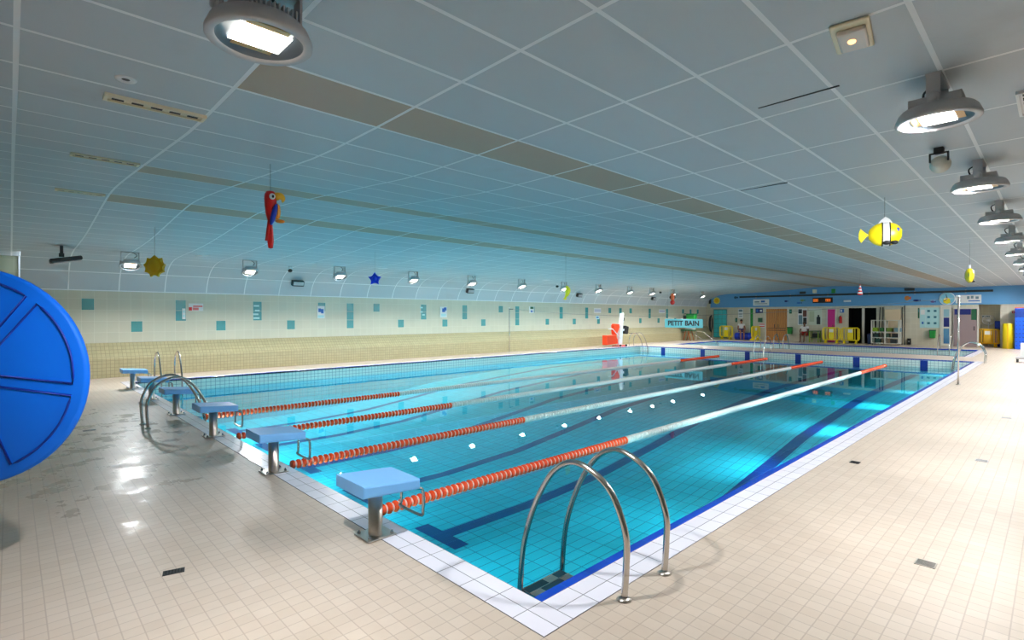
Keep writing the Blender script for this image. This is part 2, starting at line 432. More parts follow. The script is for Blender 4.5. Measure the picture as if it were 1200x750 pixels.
# left wall (far long side): upper cream tiles with teal accents, olive sloped plinth
YL = 17.3
mb = MB()
mb.quad((CX0, YL, 1.0), (XF, YL, 1.0), (XF, YL, 2.56), (CX0, YL, 2.56))
mb.mi = 1
mb.quad((X0, 16.85, 0), (XF, 16.85, 0), (XF, 16.85, .56), (X0, 16.85, .56)); mb.quad((X0, 16.85, .56), (XF, 16.85, .56), (XF, YL, 1.0), (X0, YL, 1.0))
mb.mi = 2
mb.quad((X0, YL, 1.0), (CX0, YL, 1.0), (CX0, YL, 3.45), (X0, YL, 3.45))
mb.mi = 3
PAT = [(0, 1), (2, 3), (0, 2), (2, 3), (0, 2), (2, 3), (0, 1), (0, 3)]
for k in range(33):
    x = -.91+1.165*k; a, bb = PAT[k % 8]
    for r in range(a, bb): mb.b2((x+.004, YL-.004, 2.307-.333*(r+1)+.004), (x+.287, YL+.01, 2.307-.333*r-.004))
mb.mi = 4
mb.b2((CX0-.03, YL-.06, 2.5), (CX0+.03, YL, 3.44))
struct(mb.build('wall_left', [M['wall_up'], M['wall_low'], M['wall_green'], M['tealtile'], M['white']]))

# far wall, split round the store-room opening and the alcove
yA, zA = fw(994, 361); yB, _ = fw(1027, 361); ZD = zA
yC = fw(1146.5, 400)[0]; yD = fw(1172, 400)[0]; ZB = 2.46
mb = MB(); T = .15
def fb(y0, y1, z0, z1): mb.b2((XF, min(y0, y1), z0), (XF+T, max(y0, y1), z1))
fb(yA, YL+.1, 0, ZB); fb(YL-.4, YL+.2, ZB, 3.9); fb(yC, yB, 0, ZB); fb(yA, yB, ZD, ZB); fb(Y0, yD, 0, ZB)
struct(mb.build('wall_far', M['wall_far']))
mb = MB(); mb.b2((XF-.06, Y0, ZB), (XF+T, YL-.35, 4.0)); struct(mb.build('wall_far_band', M['blueband']))
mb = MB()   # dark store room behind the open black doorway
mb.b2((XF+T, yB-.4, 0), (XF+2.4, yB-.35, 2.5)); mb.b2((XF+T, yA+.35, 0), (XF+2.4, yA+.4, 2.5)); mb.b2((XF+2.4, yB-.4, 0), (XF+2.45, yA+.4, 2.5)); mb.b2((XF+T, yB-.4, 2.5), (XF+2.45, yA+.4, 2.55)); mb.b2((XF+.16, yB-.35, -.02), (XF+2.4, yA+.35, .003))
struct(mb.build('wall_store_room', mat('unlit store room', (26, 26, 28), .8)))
mb = MB()   # alcove
mb.b2((XF+1.4, yD-.05, 0), (XF+1.45, yC+.05, 2.6)); mb.b2((XF+T, yD-.05, 0), (XF+1.4, yD, 2.6)); mb.b2((XF+T, yC, 0), (XF+1.4, yC+.05, 2.6)); mb.b2((XF+T, yD-.05, 2.55), (XF+1.4, yC+.05, 2.6))
struct(mb.build('wall_alcove', M['wall_far']))
# near-end and right walls (outside the photo)
mb = MB(); mb.b2((X0-.15, Y0-.1, 0), (X0, YL+.1, 3.9)); struct(mb.build('wall_near', M['wall_plain']))
mb = MB(); ADDED_WIN = [(13.5+4.2*k, 13.5+4.2*k+3.4) for k in range(6)]  # unseen windows, added so daylight brightens the far half
yy0, yy1 = Y0-.2, Y0
mb.b2((X0, yy0, 0), (XF+.2, yy1, .7)); mb.b2((X0, yy0, 2.9), (XF+.2, yy1, 3.7))
edges = [X0]+[v for p_ in ADDED_WIN for v in p_]+[XF+.2]
for a, bb in zip(edges[0::2], edges[1::2]): mb.b2((a, yy0, .7), (bb, yy1, 2.9))
struct(mb.build('wall_right', M['wall_plain']))
mg, nt, b = nm('window glass'); nt.nodes.remove(b); g = NT(nt)
tr = g.n('ShaderNodeBsdfTransparent'); gg = g.n('ShaderNodeBsdfGlossy'); gg.inputs['Roughness'].default_value = .02; fr = g.n('ShaderNodeFresnel'); mx = g.n('ShaderNodeMixShader')
g.l(fr.outputs[0], mx.inputs[0]); g.l(tr.outputs[0], mx.inputs[1]); g.l(gg.outputs[0], mx.inputs[2]); g.l(mx.outputs[0], nt.nodes['Material Output'].inputs['Surface'])
for k, (a, bb) in enumerate(ADDED_WIN):
    mb = MB()
    for lo, hi in (((a, -7.16, .7), (bb, -7.04, .76)), ((a, -7.16, 2.84), (bb, -7.04, 2.9)), ((a, -7.16, .76), (a+.06, -7.04, 2.84)), ((bb-.06, -7.16, .76), (bb, -7.04, 2.84)), ((a+1.67, -7.16, .76), (a+1.73, -7.04, 2.84))): mb.b2(lo, hi)
    wo = struct(mb.build('window_%d' % (k+1), M['white']))
    mb = MB(); mb.b2((a+.06, -7.11, .76), (bb-.06, -7.1, 2.84)); mb.build('pane', mg, wo)

# ------------------------------------------------------------------ lamps
def make_lamp(label, loc, group, drop=0.0):
    D = -drop
    t = thing('high_bay_lamp', label, 'lamp', loc, 0, group)
    mb = MB()
    mb.b2((-.2, -.045, -.012), (.2, .045, 0)); mb.b2((-.2, -.04, D-.21), (-.188, .04, -.01)); mb.b2((.188, -.04, D-.21), (.2, .04, -.01))
    mb.build('bracket', M['lamp_grey'], t)
    for s in (-1, 1):
        mb = MB(); mb.lathe([(0, 0), (.03, 0), (.034, .012), (.03, .024), (0, .024)], 12, 'x', (s*.2-(.024 if s < 0 else 0), 0, D-.17)); mb.build('pivot_knob', M['lamp_grey'], t)
    mb = MB()
    mb.lathe([(.13, -.198), (.19, -.2), (.214, -.208), (.232, -.228), (.244, -.258), (.252, -.275), (.252, -.292), (.246, -.298), (.212, -.298), (.206, -.286)], 40)
    mb.lathe([(.0, -.215), (.21, -.215)], 40)
    for s in (-1, 1): mb.b2((s*.195-.02, -.035, -.22), (s*.195+.02, .035, -.15), .008)
    mb.build('housing', M['lamp_grey'], t)
    mb = MB()
    for k in range(15):
        x = -.15+.0215*k
        mb.b2((x-.004, -.15, -.22), (x+.004, .15, -.15+.01*math.cos(x*9)))
    mb.build('heat_sink', M['lamp_grey'], t)
    mb = MB(); mb.lathe([(.207, -.287), (.19, -.268), (.0, -.262)], 40); mb.build('reflector_dish', M['dish'], t)
    for s in (-1, 1): mb = MB(); mb.b2((-.1, s*.105, -.272), (.1, s*.15, -.266)); mb.build('reflector_strip', M['amber'], t)
    mb = MB(); mb.b2((-.125, -.1, -.276), (.125, .1, -.267)); mb.build('led_panel', M['led'], t)
    for o in t.children:
        if o.name.split('.')[0] in ('housing', 'heat_sink', 'reflector_dish', 'reflector_strip', 'led_panel'): o.location.z = D
    mb = MB(); mb.tube(spline([(.05, .03, -.01), (.13, .1, -.03), (.16, .09, -.09), (.1, .04, -.14)], 5), .008, 8); mb.build('power_cord', M['black'], t)
    L = bpy.data.lights.new('lamp_light', 'SPOT'); L.spot_size = rad(165); L.spot_blend = .7; L.shadow_soft_size = .07; L.energy = LAMP_W; L.color = (.97, .985, 1)
    lo = bpy.data.objects.new('lamp_light', L); COL.objects.link(lo); lo.parent = t; lo.location = (0, 0, D-.287)
    return t
def aim(t, a, f=1.0):
    for o in t.children:
        if o.type == 'LIGHT': o.rotation_euler = (a, 0, 0); o.data = o.data.copy(); o.data.energy = LAMP_W*f
def tilt(t, a, drop):
    """swing the head about its bracket pivots"""
    P = Vector((0, 0, -drop-.17)); Rm = Matrix.Rotation(a, 3, 'X')
    for o in t.children:
        if o.name.split('.')[0] in ('housing', 'heat_sink', 'reflector_dish', 'reflector_strip', 'led_panel', 'lamp_light'):
            b0 = Vector(o.location); o.location = P+Rm@(b0-P); o.rotation_euler = (a*.45 if o.type == 'LIGHT' else a, 0, 0)
LAMP_W = 520.0
lamp0 = make_lamp('large grey high-bay lamp overhead, nearest to the camera', (-1.47, .6, zc(.6)), None)
xs = [2.48, 5.42, 8.35, 11.4, 14.45, 17.5, 20.5, 23.5, 26.5, 29.5, 32.5, 35.5]  # last two are unseen, added to light the far end
names_r = ['nearest lamp', 'second lamp back', 'third lamp back', 'fourth lamp back', 'fifth lamp back']
for k, x in enumerate(xs):
    lab = 'grey high-bay lamp of the right-hand ceiling row, ' + (names_r[k] if k < 5 else 'the %s one, past the frame edge' % ORD[k])
    aim(dup(lamp0, (x, -1.62, zc(-1.62)), 0, lab, 'lamps in the right-hand ceiling row'), rad(38), .85 if k == 0 else .8 if k < 6 else .9)
wl0 = None
for k, x in enumerate([-.07, 2.94, 5.85, 8.84, 11.75, 14.75, 17.76, 20.6, 23.6, 26.0, 28.5, 32.6]):
    lab = 'small lit lamp on a U bracket along the far long wall, %s from the left' % ORD[k]
    if wl0 is None:
        wl0 = make_lamp(lab, (x, 15.0, zc(15.0)), 'lamps along the long wall', .1); tilt(wl0, rad(-24), .1)
        for o in wl0.children:
            if o.type == 'LIGHT': o.data.energy = LAMP_W*.85
    else: dup(wl0, (x, 15.0, zc(15.0)), 0, lab)
# unseen lamps added over the right-hand deck to brighten the far end
for o in lamp0.children:
    if o.type == 'LIGHT': o.data = o.data.copy(); o.data.energy = LAMP_W*.8
for k in range(7): aim(dup(lamp0, (12.0+4*k, -4.6, zc(-4.6)), 0, 'high-bay lamp over the right-hand deck outside the picture, %s from the start' % ORD[k], 'outer lamps over the right-hand deck'), rad(12), .45)

# ------------------------------------------------------------------ starting blocks
def make_block(label, loc):
    t = thing('starting_block', label, 'starting block', loc, 0, 'starting blocks along the pool end')
    mb = MB(); mb.lathe([(.0, .014), (.07, .014), (.068, .02), (.068, .41), (.0, .41)], 24, sx=.8); mb.build('post', M['steel_brushed'], t)
    mb = MB(); mb.b2((-.13, -.12, .004), (.13, .12, .016), .004); mb.build('base_plate', M['steel_brushed'], t)
    for x in (-.1, .1):
        for y in (-.09, .09):
            mb = MB(); mb.lathe([(.014, .016), (.014, .03), (.008, .03), (.008, .042), (0, .042)], 8, o=(x, y, 0)); mb.build('bolt', M['steel'], t)
    mb = MB()
    poly = [(-.23, .405), (.28, .372), (.28, .458), (-.23, .5)]
    mb.prism(poly, -.24, .24, 'y', .014)
    mb.build('platform', M['block_blue'], t)
    mb = MB()
    pts = [(.18, -.17, .385), (.3, -.17, .36), (.35, -.17, .32), (.35, -.17, .15), (.335, -.15, .12), (.335, .15, .12), (.35, .17, .15), (.35, .17, .32), (.3, .17, .36), (.18, .17, .385)]
    mb.tube(spline(pts, 4), .013, 10); mb.build('hand_rail', M['steel'], t)
    return t
BL = ['pale blue starting block nearest the camera, on a steel post', 'blue starting block second from the pool corner in front', 'blue starting block third from the near corner, beside the tall steel ladder',
      'blue starting block fourth from the near corner, seen behind the arched ladder rails', 'blue starting block fifth from the near corner, partly hidden by ladder rails', 'farthest blue starting block, by the long tiled wall']
bys = [1.635, 4.02, 6.5, 8.92, 11.25, 13.65]
blk = make_block(BL[0], (-.245, bys[0], 0))
for k in range(1, 6): dup(blk, (-.215, bys[k], 0), 0, BL[k])

# ------------------------------------------------------------------ ladders
def make_ladder(label, loc, rz, group='arched pool ladders'):
    t = thing('pool_ladder', label, 'pool ladder', loc, rz, group)
    path = [(-.34, .0), (-.355, .22), (-.35, .42), (-.25, .645), (-.1, .755), (.07, .79), (.22, .72), (.345, .575), (.47, .34), (.56, .06), (.595, -.25), (.6, -.45)]
    for x in (-.245, .245):
        mb = MB(); mb.tube(spline([(x, y, z) for y, z in path], 5), .0215, 14); mb.build('rail', M['steel'], t)
        mb = MB(); mb.lathe([(.022, .02), (.03, .018), (.048, .004), (.048, 0), (0, 0)], 20, o=(x, -.34, 0)); mb.build('flange', M['steel_brushed'], t)
    for z in (-.292, -.42):
        mb = MB()
        for a, bb in ((.42, .43), (.505, .515), (.59, .6)): mb.b2((-.225, a, z-.02), (.225, bb, z))
        for k in range(9): mb.b2((-.225+.055*k-.004, .42, z-.018), (-.225+.055*k+.004, .6, z-.004))
        mb.mi = 1
        for k in range(4):
            for r, (a, bb) in enumerate(((.43, .505), (.515, .59))):
                mb.mi = 1 if (k+r) % 3 else 2
                mb.b2((-.22+.11*k, a, z-.012), (-.22+.11*(k+1), bb, z-.003))
        mb.build('tread', [M['steel'], M['tread_dark'], M['steel_brushed']], t)
    return t
M['tread_dark'] = mat('dark tread inlay', (14, 46, 58), .3)  # dark reflections on the stainless treads put into this colour
lad = make_ladder('shiny steel ladder arching over the near pool corner', (.645, 0, 0), 0)
dup(lad, (24.24, 0, 0), 0, 'steel ladder rail arching at the far right pool corner')
dup(lad, (.8, PW, 0), PI, 'thin steel ladder against the tiled long wall, left behind the farthest starting block')
dup(lad, (24.6, PW, 0), PI, 'steel ladder beside the red and white hoist at the far left pool corner')
dup(lad, (-.48, 8.05, 0), -PI/2, 'tall pair of arched rails between the middle starting blocks')
dup(lad, (PL, 8.05, 0), PI/2, 'pale ladder in the middle of the far pool end')
dup(lad, (a1-.28, 2.0, 0), PI/2, 'thin steel ladder of the small pool, right of the flag pole')
dup(lad, (a0+.28, 8.3, 0), -PI/2, 'dark ladder hoop behind the pale ladder on the divider deck')

# ------------------------------------------------------------------ lane ropes
RY = [2.79, 5.19, 7.59, 9.99]
RX0 = [.45, .42, .42, .5]
sp_f = .08
bmf = MB(); bmf.lathe([(.012, -.04), (.03, -.039), (.055, -.03), (.062, -.018), (.062, .002), (.054, .012), (.03, .017)], 16, 'x'); bmf.mi = 1; bmf.lathe([(.046, .012), (.05, .02), (.046, .038), (.02, .04)], 16, 'x')
fr_me = bmf.build('float', [M['float_red'], M['float_inner']]); 
bmf = MB(); bmf.lathe([(.012, -.04), (.03, -.039), (.055, -.03), (.062, -.018), (.062, .002), (.054, .012), (.03, .017)], 16, 'x'); bmf.mi = 1; bmf.lathe([(.036, .012), (.04, .02), (.036, .038), (.02, .04)], 16, 'x')
fw_me = bmf.build('float', [M['float_white'], M['float_white']])
dred, dwhite = fr_me.data, fw_me.data
bpy.data.objects.remove(fr_me); bpy.data.objects.remove(fw_me)
rl = ['red and white lane rope nearest the camera', 'red and white lane rope, second from the right pool edge', 'red and white lane rope, third from the right pool edge', 'farthest red and white lane rope, nearest the long wall']
for r, y in enumerate(RY):
    t = thing('lane_rope', rl[r]+', floating along the pool', 'lane rope', (RX0[r], y, ZW+.012), 0, 'lane ropes across the pool')
    L = 24.3-RX0[r]
    mb = MB(); mb.tube([(-RX0[r]+.02, 0, .06), (-.04, 0, 0), (L, 0, 0), (PL-.1-RX0[r], 0, .05)], .006, 8); mb.build('cable', M['steel'], t)
    n = int(L/sp_f)
    def isred(k): return k*sp_f < 5.0-.42+.0 or k*sp_f > 20.1-RX0[r]
    for k in range(100):
        o = bpy.data.objects.new('float', dred if isred(k) else dwhite); COL.objects.link(o); o.parent = t; o.location = (k*sp_f+.04, 0, 0)
        o.rotation_euler = (random.uniform(0, 6), 0, 0)
    mb = MB()
    for k in range(100, n):
        mb.mi = 0 if isred(k) else 1
        mb.lathe([(.02, -.036), (.055, -.036), (.058, -.012), (.04, 0), (.058, .012), (.055, .036), (.02, .036)], 10, 'x', (k*sp_f+.04, 0, 0))
    fo = mb.build('float_run', [M['float_red'], M['float_white']], t); struct(fo, 'stuff')

# ------------------------------------------------------------------ storage reel with the blue disc
t = thing('storage_reel', 'big blue moulded reel disc standing on the start deck, cut by the left edge', 'reel', (-2.615, 2.955, 0), rad(-35))
ZR = 1.384; Rr = .754
mb = MB()
mb.lathe([(0, .035), (Rr-.05, .035), (Rr-.012, .028), (Rr, .01), (Rr, -.02), (Rr-.02, -.035), (0, -.035)], 72, 'y', (0, 0, ZR))
bmx = mb.bm
disc = mb.build('disc', M['reel_blue'], t)
# dark edge lines of the sectors on the camera side (front is -y)
NS = 6; off = rad(38.5)
for k in range(NS):
    a0_, a1_ = off+2*PI*k/NS+rad(3.6), off+2*PI*(k+1)/NS-rad(3.6)
    mb = MB(); ri, ro = .2, Rr-.08
    n = 14; out_, in_ = [], []
    for q in range(n+1):
        a = a0_+(a1_-a0_)*q/n; out_.append((ro*math.sin(a), ZR+ro*math.cos(a)))
    ai0, ai1 = a0_+rad(7), a1_-rad(7)
    for q in range(6):
        a = ai1+(ai0-ai1)*q/5; in_.append((ri*math.sin(a), ZR+ri*math.cos(a)))
    loop = [Vector((u, -.037, v)) for u, v in out_+in_]
    # closed dark tube: shade along each panel's embossed edge put into colour
    mb.tube(loop, .0075, 8, closed=True)
    mb.build('sector_groove', M['reel_groove'] if 'reel_groove' in M else M.setdefault('reel_groove', mat('deep blue groove', (2, 48, 158), .5)), t)
mb = MB(); mb.lathe([(0, -.05), (.15, -.05), (.175, -.044), (.19, -.034)], 40, 'y', (0, 0, ZR)); mb.build('hub_boss', M['reel_blue'], t)
mb = MB(); mb.lathe([(0, -.075), (.02, -.075), (.022, -.05)], 6, 'y', (0, 0, ZR), False); mb.build('hub_bolt', M['cream'], t)
mb = MB(); mb.cyl((0, .03, ZR), (0, .75, ZR), .1, 24); mb.build('drum', M['offwhite'], t)
for y in (.12, .7):
    mb = MB(); mb.b2((-.56, y-.03, .08), (-.5, y+.03, ZR+.02)); mb.b2((-.56, y-.03, ZR-.06), (.03, y+.03, ZR)); mb.b2((-1.1, y-.03, .08), (-.46, y+.03, .14)); mb.tube([(-1.05, y, .14), (-.54, y, ZR*.6)], .02); mb.build('stand', M['steel_brushed'], t)
    for x in (-1.03, -.52):
        mb = MB(); mb.lathe([(0, -.02), (.035, -.02), (.04, -.012), (.04, .012), (.035, .02), (0, .02)], 16, 'y', (x, y, .042)); mb.build('castor', M['black'], t)
mb = MB(); mb.b2((-1.07, .12, .085), (-1.03, .7, .125)); mb.build('cross_bar', M['steel_brushed'], t)

# ------------------------------------------------------------------ flag poles and line
def pole(label, loc, h):
    t = thing('flag_pole', label, 'pole', loc)
    mb = MB(); mb.cyl((0, 0, 0), (0, 0, h), .022, 14); mb.build('post', M['steel'], t)
    mb = MB(); mb.lathe([(.023, .02), (.05, .012), (.055, 0), (0, 0)], 16); mb.build('floor_flange', M['steel_brushed'], t)
    mb = MB(); mb.lathe([(.027, h-.02), (.027, h+.01), (0, h+.02)], 14); mb.build('cap', M['white'], t)
    return t
pole('tall bright steel pole on the right-hand deck', (15.5, -.44, 0), 2.32)
tt = pole('thin grey pole standing in front of the long tiled wall', (15.5, 16.62, 0), 2.2)
mb = MB(); mb.b2((0, -.02, 2.12), (.25, .02, 2.16)); mb.build('line_arm', M['dark'], tt)
mb = MB(); mb.tube([(15.5, -.41+16.98*k/30, 2.28-.12*k/30-.42*(1-(k/15-1)**2)) for k in range(31)], .006, 6)
tag(mb.build('recall_line', M['cable']), 'thin sagging line strung across the pool between the two poles', 'line')

# ------------------------------------------------------------------ ceiling bits
t = thing('emergency_light', 'square cream emergency light with clear cover near the top right', 'light', (1.3, -1.36, zc(-1.36)), rad(8))
mb = MB(); mb.b2((-.2, -.1, -.02), (.2, .1, 0), .012, 2); mb.build('bezel', M['cream'], t)
mb = MB(); mb.b2((-.14, -.08, -.05), (.13, .07, -.018), .012, 2); mb.build('diffuser', mat('ribbed clear cover', (226, 212, 200), .25), t)
mb = MB(); mb.ball((-.02, 0, -.05), (.03, .022, .012), 12, 8); mb.build('bulb_glow', mat('warm bulb', (255, 190, 120), .4, emit=2.5), t)
def vent(label, x0, x1, y, w, mm):
    t = thing('ceiling_vent', label, 'vent', ((x0+x1)/2, y, zc(y)), 0, 'slotted vents in the ceiling')
    L = x1-x0; mb = MB()
    mb.b2((-L/2, -w/2, -.025), (L/2, -w/2+.02, 0)); mb.b2((-L/2, w/2-.02, -.025), (L/2, w/2, 0)); mb.b2((-L/2, -w/2+.02, -.025), (-L/2+.025, w/2-.02, 0)); mb.b2((L/2-.025, -w/2+.02, -.025), (L/2, w/2-.02, 0))
    mb.b2((-L/2+.025, -w/2+.02, -.01), (L/2-.025, w/2-.02, -.002))
    mb.build('frame', mm, t)
    n = max(3, int(L/.115)); st = (L-.05)/n
    for k in range(n):
        for yy in (-w*.17, w*.17):
            mb = MB(); cx = -L/2+.025+st*(k+.5); mb.b2((cx-st*.3, yy-w*.1, -.014), (cx+st*.3, yy+w*.1, -.0095)); mb.build('slot', M['black'], t)
vent('long cream slotted vent in the ceiling, nearest of the three on the left', -1.88, -1.2, 2.78, .13, M['cream'])
vent('cream slotted vent in the ceiling, middle of the three on the left', -1.9, -1.25, 5.55, .13, M['cream'])
vent('faint slotted vent in the ceiling, farthest of the three on the left', -1.88, -1.25, 8.75, .13, M['cream'])
vent('white slotted vent in the ceiling at the right edge', 3.15, 3.8, -2.08, .16, M['white'])
mb = MB(); mb.lathe([(.025, -.004), (.045, -.012), (.062, -.008), (.066, 0)], 28); mb.mi = 1; mb.lathe([(0, -.003), (.03, -.003)], 20)
tag(mb.build('downlight', [M['white'], M['dark']], None, (-1.8, 2.35, zc(2.35))), 'small round recessed downlight beside the cream vent', 'downlight')
t = thing('directional_speaker', 'small pale grey horn unit on the ceiling behind the nearest right-hand lamp', 'speaker', (4.42, -1.39, zc(-1.39)))
mb = MB(); mb.b2((-.04, -.04, -.06), (.04, .04, 0), .006); mb.b2((-.015, -.08, -.14), (.015, -.065, -.05)); mb.b2((-.015, .065, -.14), (.015, .08, -.05)); mb.b2((-.015, -.08, -.06), (.015, .08, -.05)); mb.build('bracket', M['dark'], t)
mb = MB(); mb.lathe([(0, -.07), (.05, -.065), (.062, .0), (.09, .09), (.082, .09), (.055, .02), (0, .01)], 24, 'x', (0, 0, -.15)); hb = mb.build('horn', M['offwhite'], t); 
for p0, p1, lab in ((hit(893, 131, 2, 3.495), hit(980, 98, 2, 3.495), 'dark open gap beside a ceiling panel, upper right'), (hit(868, 223, 2, 3.495), hit(923, 214, 2, 3.495), 'short dark gap along a ceiling panel above the pool')):
    mb = MB(); xg = (p0.x+p1.x)/2; mb.b2((xg-.008, min(p0.y, p1.y), zc(p0.y)-.003), (xg+.008, max(p0.y, p1.y), zc(p0.y)+.01)); o = mb.build('trim_panel_gap', M['black']); struct(o)
# lamp-less floodlight at the upper left
h_ = hit(72, 285, 1, 14.6)
t = thing('floodlight', 'dark unlit floodlight tilted under the ceiling, left of the lamp row', 'floodlight', (h_.x, 14.6, zc(14.6)-.006))
mb = MB(); mb.b2((-.03, -.05, -.2), (.03, .05, 0)); mb.b2((-.05, -.03, -.27), (.05, .03, -.18)); mb.build('arm', M['dark'], t)
mb = MB(); mb.box((.08, 0, -.33), (.62, .4, .1), Matrix.Rotation(rad(-12), 3, 'Y'), .02); mb.build('head', M['dark'], t)
mb = MB(); mb.box((.08+.03, 0, -.387), (.52, .32, .015), Matrix.Rotation(rad(-12), 3, 'Y')); mb.build('glass', M['lamp_grey'], t)
for k, (px, py, w_) in enumerate(((349, 332, .42), (551, 341, .4), (679, 346, .42), (766, 350, .4))):
    h_ = hit(px, py, 1, 16.85)
    t = thing('loudspeaker', 'dark wall speaker on the curved ceiling edge, %s from the left' % ORD[k], 'speaker', (h_.x, 16.85, h_.z), 0, 'speakers on the curved cove')
    mb = MB(); mb.box((0, 0, 0), (w_, .16, .2), Matrix.Rotation(rad(18), 3, 'X'), .015); mb.build('cabinet', M['dark'], t)
    mb = MB(); mb.box((0, -.083, -.02), (w_-.06, .012, .13), Matrix.Rotation(rad(18), 3, 'X')); mb.build('grille', M['lamp_grey'], t)
    mb = MB(); mb.b2((-.03, .05, -.03), (.03, .22, .03)); mb.build('mount', M['dark'], t)
for k, (px, py, lab) in enumerate(((340, 312, 'small dark camera under the ceiling between the second and third lamps'), (653, 331, 'small dark camera under the ceiling beside the seventh lamp'), (774, 339, 'tiny grey camera under the ceiling near the orange inflatable'))):
    h_ = hit(px, py, 1, 15.8); zz = zc(15.8)
    t = thing('ceiling_camera', lab, 'camera', (h_.x, 15.8, zz))
    mb = MB(); mb.lathe([(0, 0), (.06, 0), (.06, -.03), (.02, -.04), (.02, -.1), (0, -.1)], 14); mb.build('mount', M['white'], t)
    mb = MB(); mb.ball((0, 0, -.14), (.07, .09, .06), 14, 8); mb.build('body', M['dark'], t)
for k, (px, py) in enumerate(((238, 301), (364, 310), (448, 316), (640, 329))):
    h_ = hit(px, py, 1, 14.6)
    mb = MB(); mb.lathe([(0, -.012), (.16, -.012), (.2, -.004), (.2, 0)], 24)
    tag(mb.build('ceiling_disc', M['white'], None, (h_.x, 14.6, zc(14.6))), 'pale round ceiling disc above the lamp row, %s from the left' % ORD[k], 'ceiling disc', 'pale discs along the ceiling edge')

# ------------------------------------------------------------------ floor drains
def drain(label, loc, sx, sy, mm, rz=0):
    t = thing('floor_drain', label, 'drain', loc, rz, 'grates in the deck')
    mb = MB(); a, bb = sx/2, sy/2
    mb.b2((-a, -bb, 0), (a, -bb+.008, .004)); mb.b2((-a, bb-.008, 0), (a, bb, .004)); mb.b2((-a, -bb, 0), (-a+.008, bb, .004)); mb.b2((a-.008, -bb, 0), (a, bb, .004))
    n = 7
    for k in range(n): x = -a+(k+.5)*sx/n; mb.b2((x-sx*.03, -bb, .001), (x+sx*.03, bb, .0035))
    mb.build('grate', mm, t)
    mb = MB(); mb.b2((-a, -bb, .0005), (a, bb, .001)); mb.build('pit', M['black'], t)
drain('dark grate in the start-side deck, bottom left', (-1.58, 2.06, 0), .13, .075, M['dark'], rad(-14))
drain('pale square grate in the right-hand deck, bottom right', (2.39, -1.58, 0), .12, .12, M['steel_brushed'])
drain('small dark drain in the right-hand deck close to the pool edge', (5.08, -.52, 0), .12, .1, M['dark'])
drain('small drain in the right-hand deck, middle distance', (6.31, -1.59, 0), .12, .12, M['lamp_grey'])
drain('small drain far along the right-hand deck', (10.28, -1.62, 0), .14, .14, M['lamp_grey'])
drain('small dark drain beside the blue reel on the start deck', (-1.51, 8.3, 0), .16, .1, M['dark'])

# ------------------------------------------------------------------ hanging inflatables
def string(t, z0, z1, x=0, y=0):
    mb = MB(); mb.cyl((x, y, z0), (x, y, z1), .003, 6); mb.build('string', M['cable'], t)
# frame of a hanging thing: local +x = to the right for the camera, local -y = towards the camera
FACE = YAW-PI/2
def hang(name, label, cat, loc, top, rz=None):
    rz = FACE if rz is None else rz
    t = thing(name, label, cat, loc, rz); string(t, top, zc(loc[1])-loc[2]-.004); return t
ylw = M['yellow']
t = hang('hanging_parrot', 'red inflatable parrot with blue wing and yellow beak, hanging at upper left', 'inflatable', (-.24, 4.02, 2.9), .3, FACE+rad(24))
mb = MB()
mb.lathe([(0, -.02), (.035, 0), (.055, .08), (.065, .16), (.07, .24), (.066, .29), (.045, .325), (0, .335)], 18, sx=.95, sy=.8); mb.build('body', M['red'], t)
mb = MB(); mb.lathe([(0, -.33), (.025, -.32), (.035, -.24), (.028, -.14), (.022, -.05), (.03, .02)], 12, sx=1, sy=.5, o=(0, 0, 0)); mb.tube([(-.01, 0, .0), (-.04, 0, -.24)], [.02, .02], 8); mb.build('tail', M['red'], t)
mb = MB(); mb.lathe([(0, 0), (.04, .03), (.05, .1), (.04, .17), (0, .2)], 14, o=(.068, 0, .0), sx=.8, sy=.8); mb.build('belly', mat('orange belly', (240, 150, 30), .35), t)
mb = MB(); mb.tube(spline([(.05, 0, .27), (.1, 0, .28), (.13, 0, .25), (.125, 0, .205)], 4), [.045, .046, .045, .044, .042, .04, .037, .033, .028, .022, .016, .01, .004], 12); mb.build('beak', mat('yellow beak', (245, 180, 30), .35), t)
mb = MB(); mb.ball((.02, -.056, .26), (.033, .016, .036), 14, 8); e_ = mb.build('eye', M['white'], t)
mb = MB(); mb.ball((.028, -.072, .258), (.013, .006, .018), 10, 6); mb.build('pupil', M['black'], e_)
mb = MB(); mb.ball((.035, -.045, .06), (.03, .02, .13), 14, 8, Matrix.Rotation(rad(14), 3, 'Y')); mb.build('wing', M['blue'], t)
mb = MB(); mb.ball((.1, -.01, -.01), (.05, .03, .022), 12, 8); mb.build('foot', mat('orange foot', (244, 140, 30), .4), t)

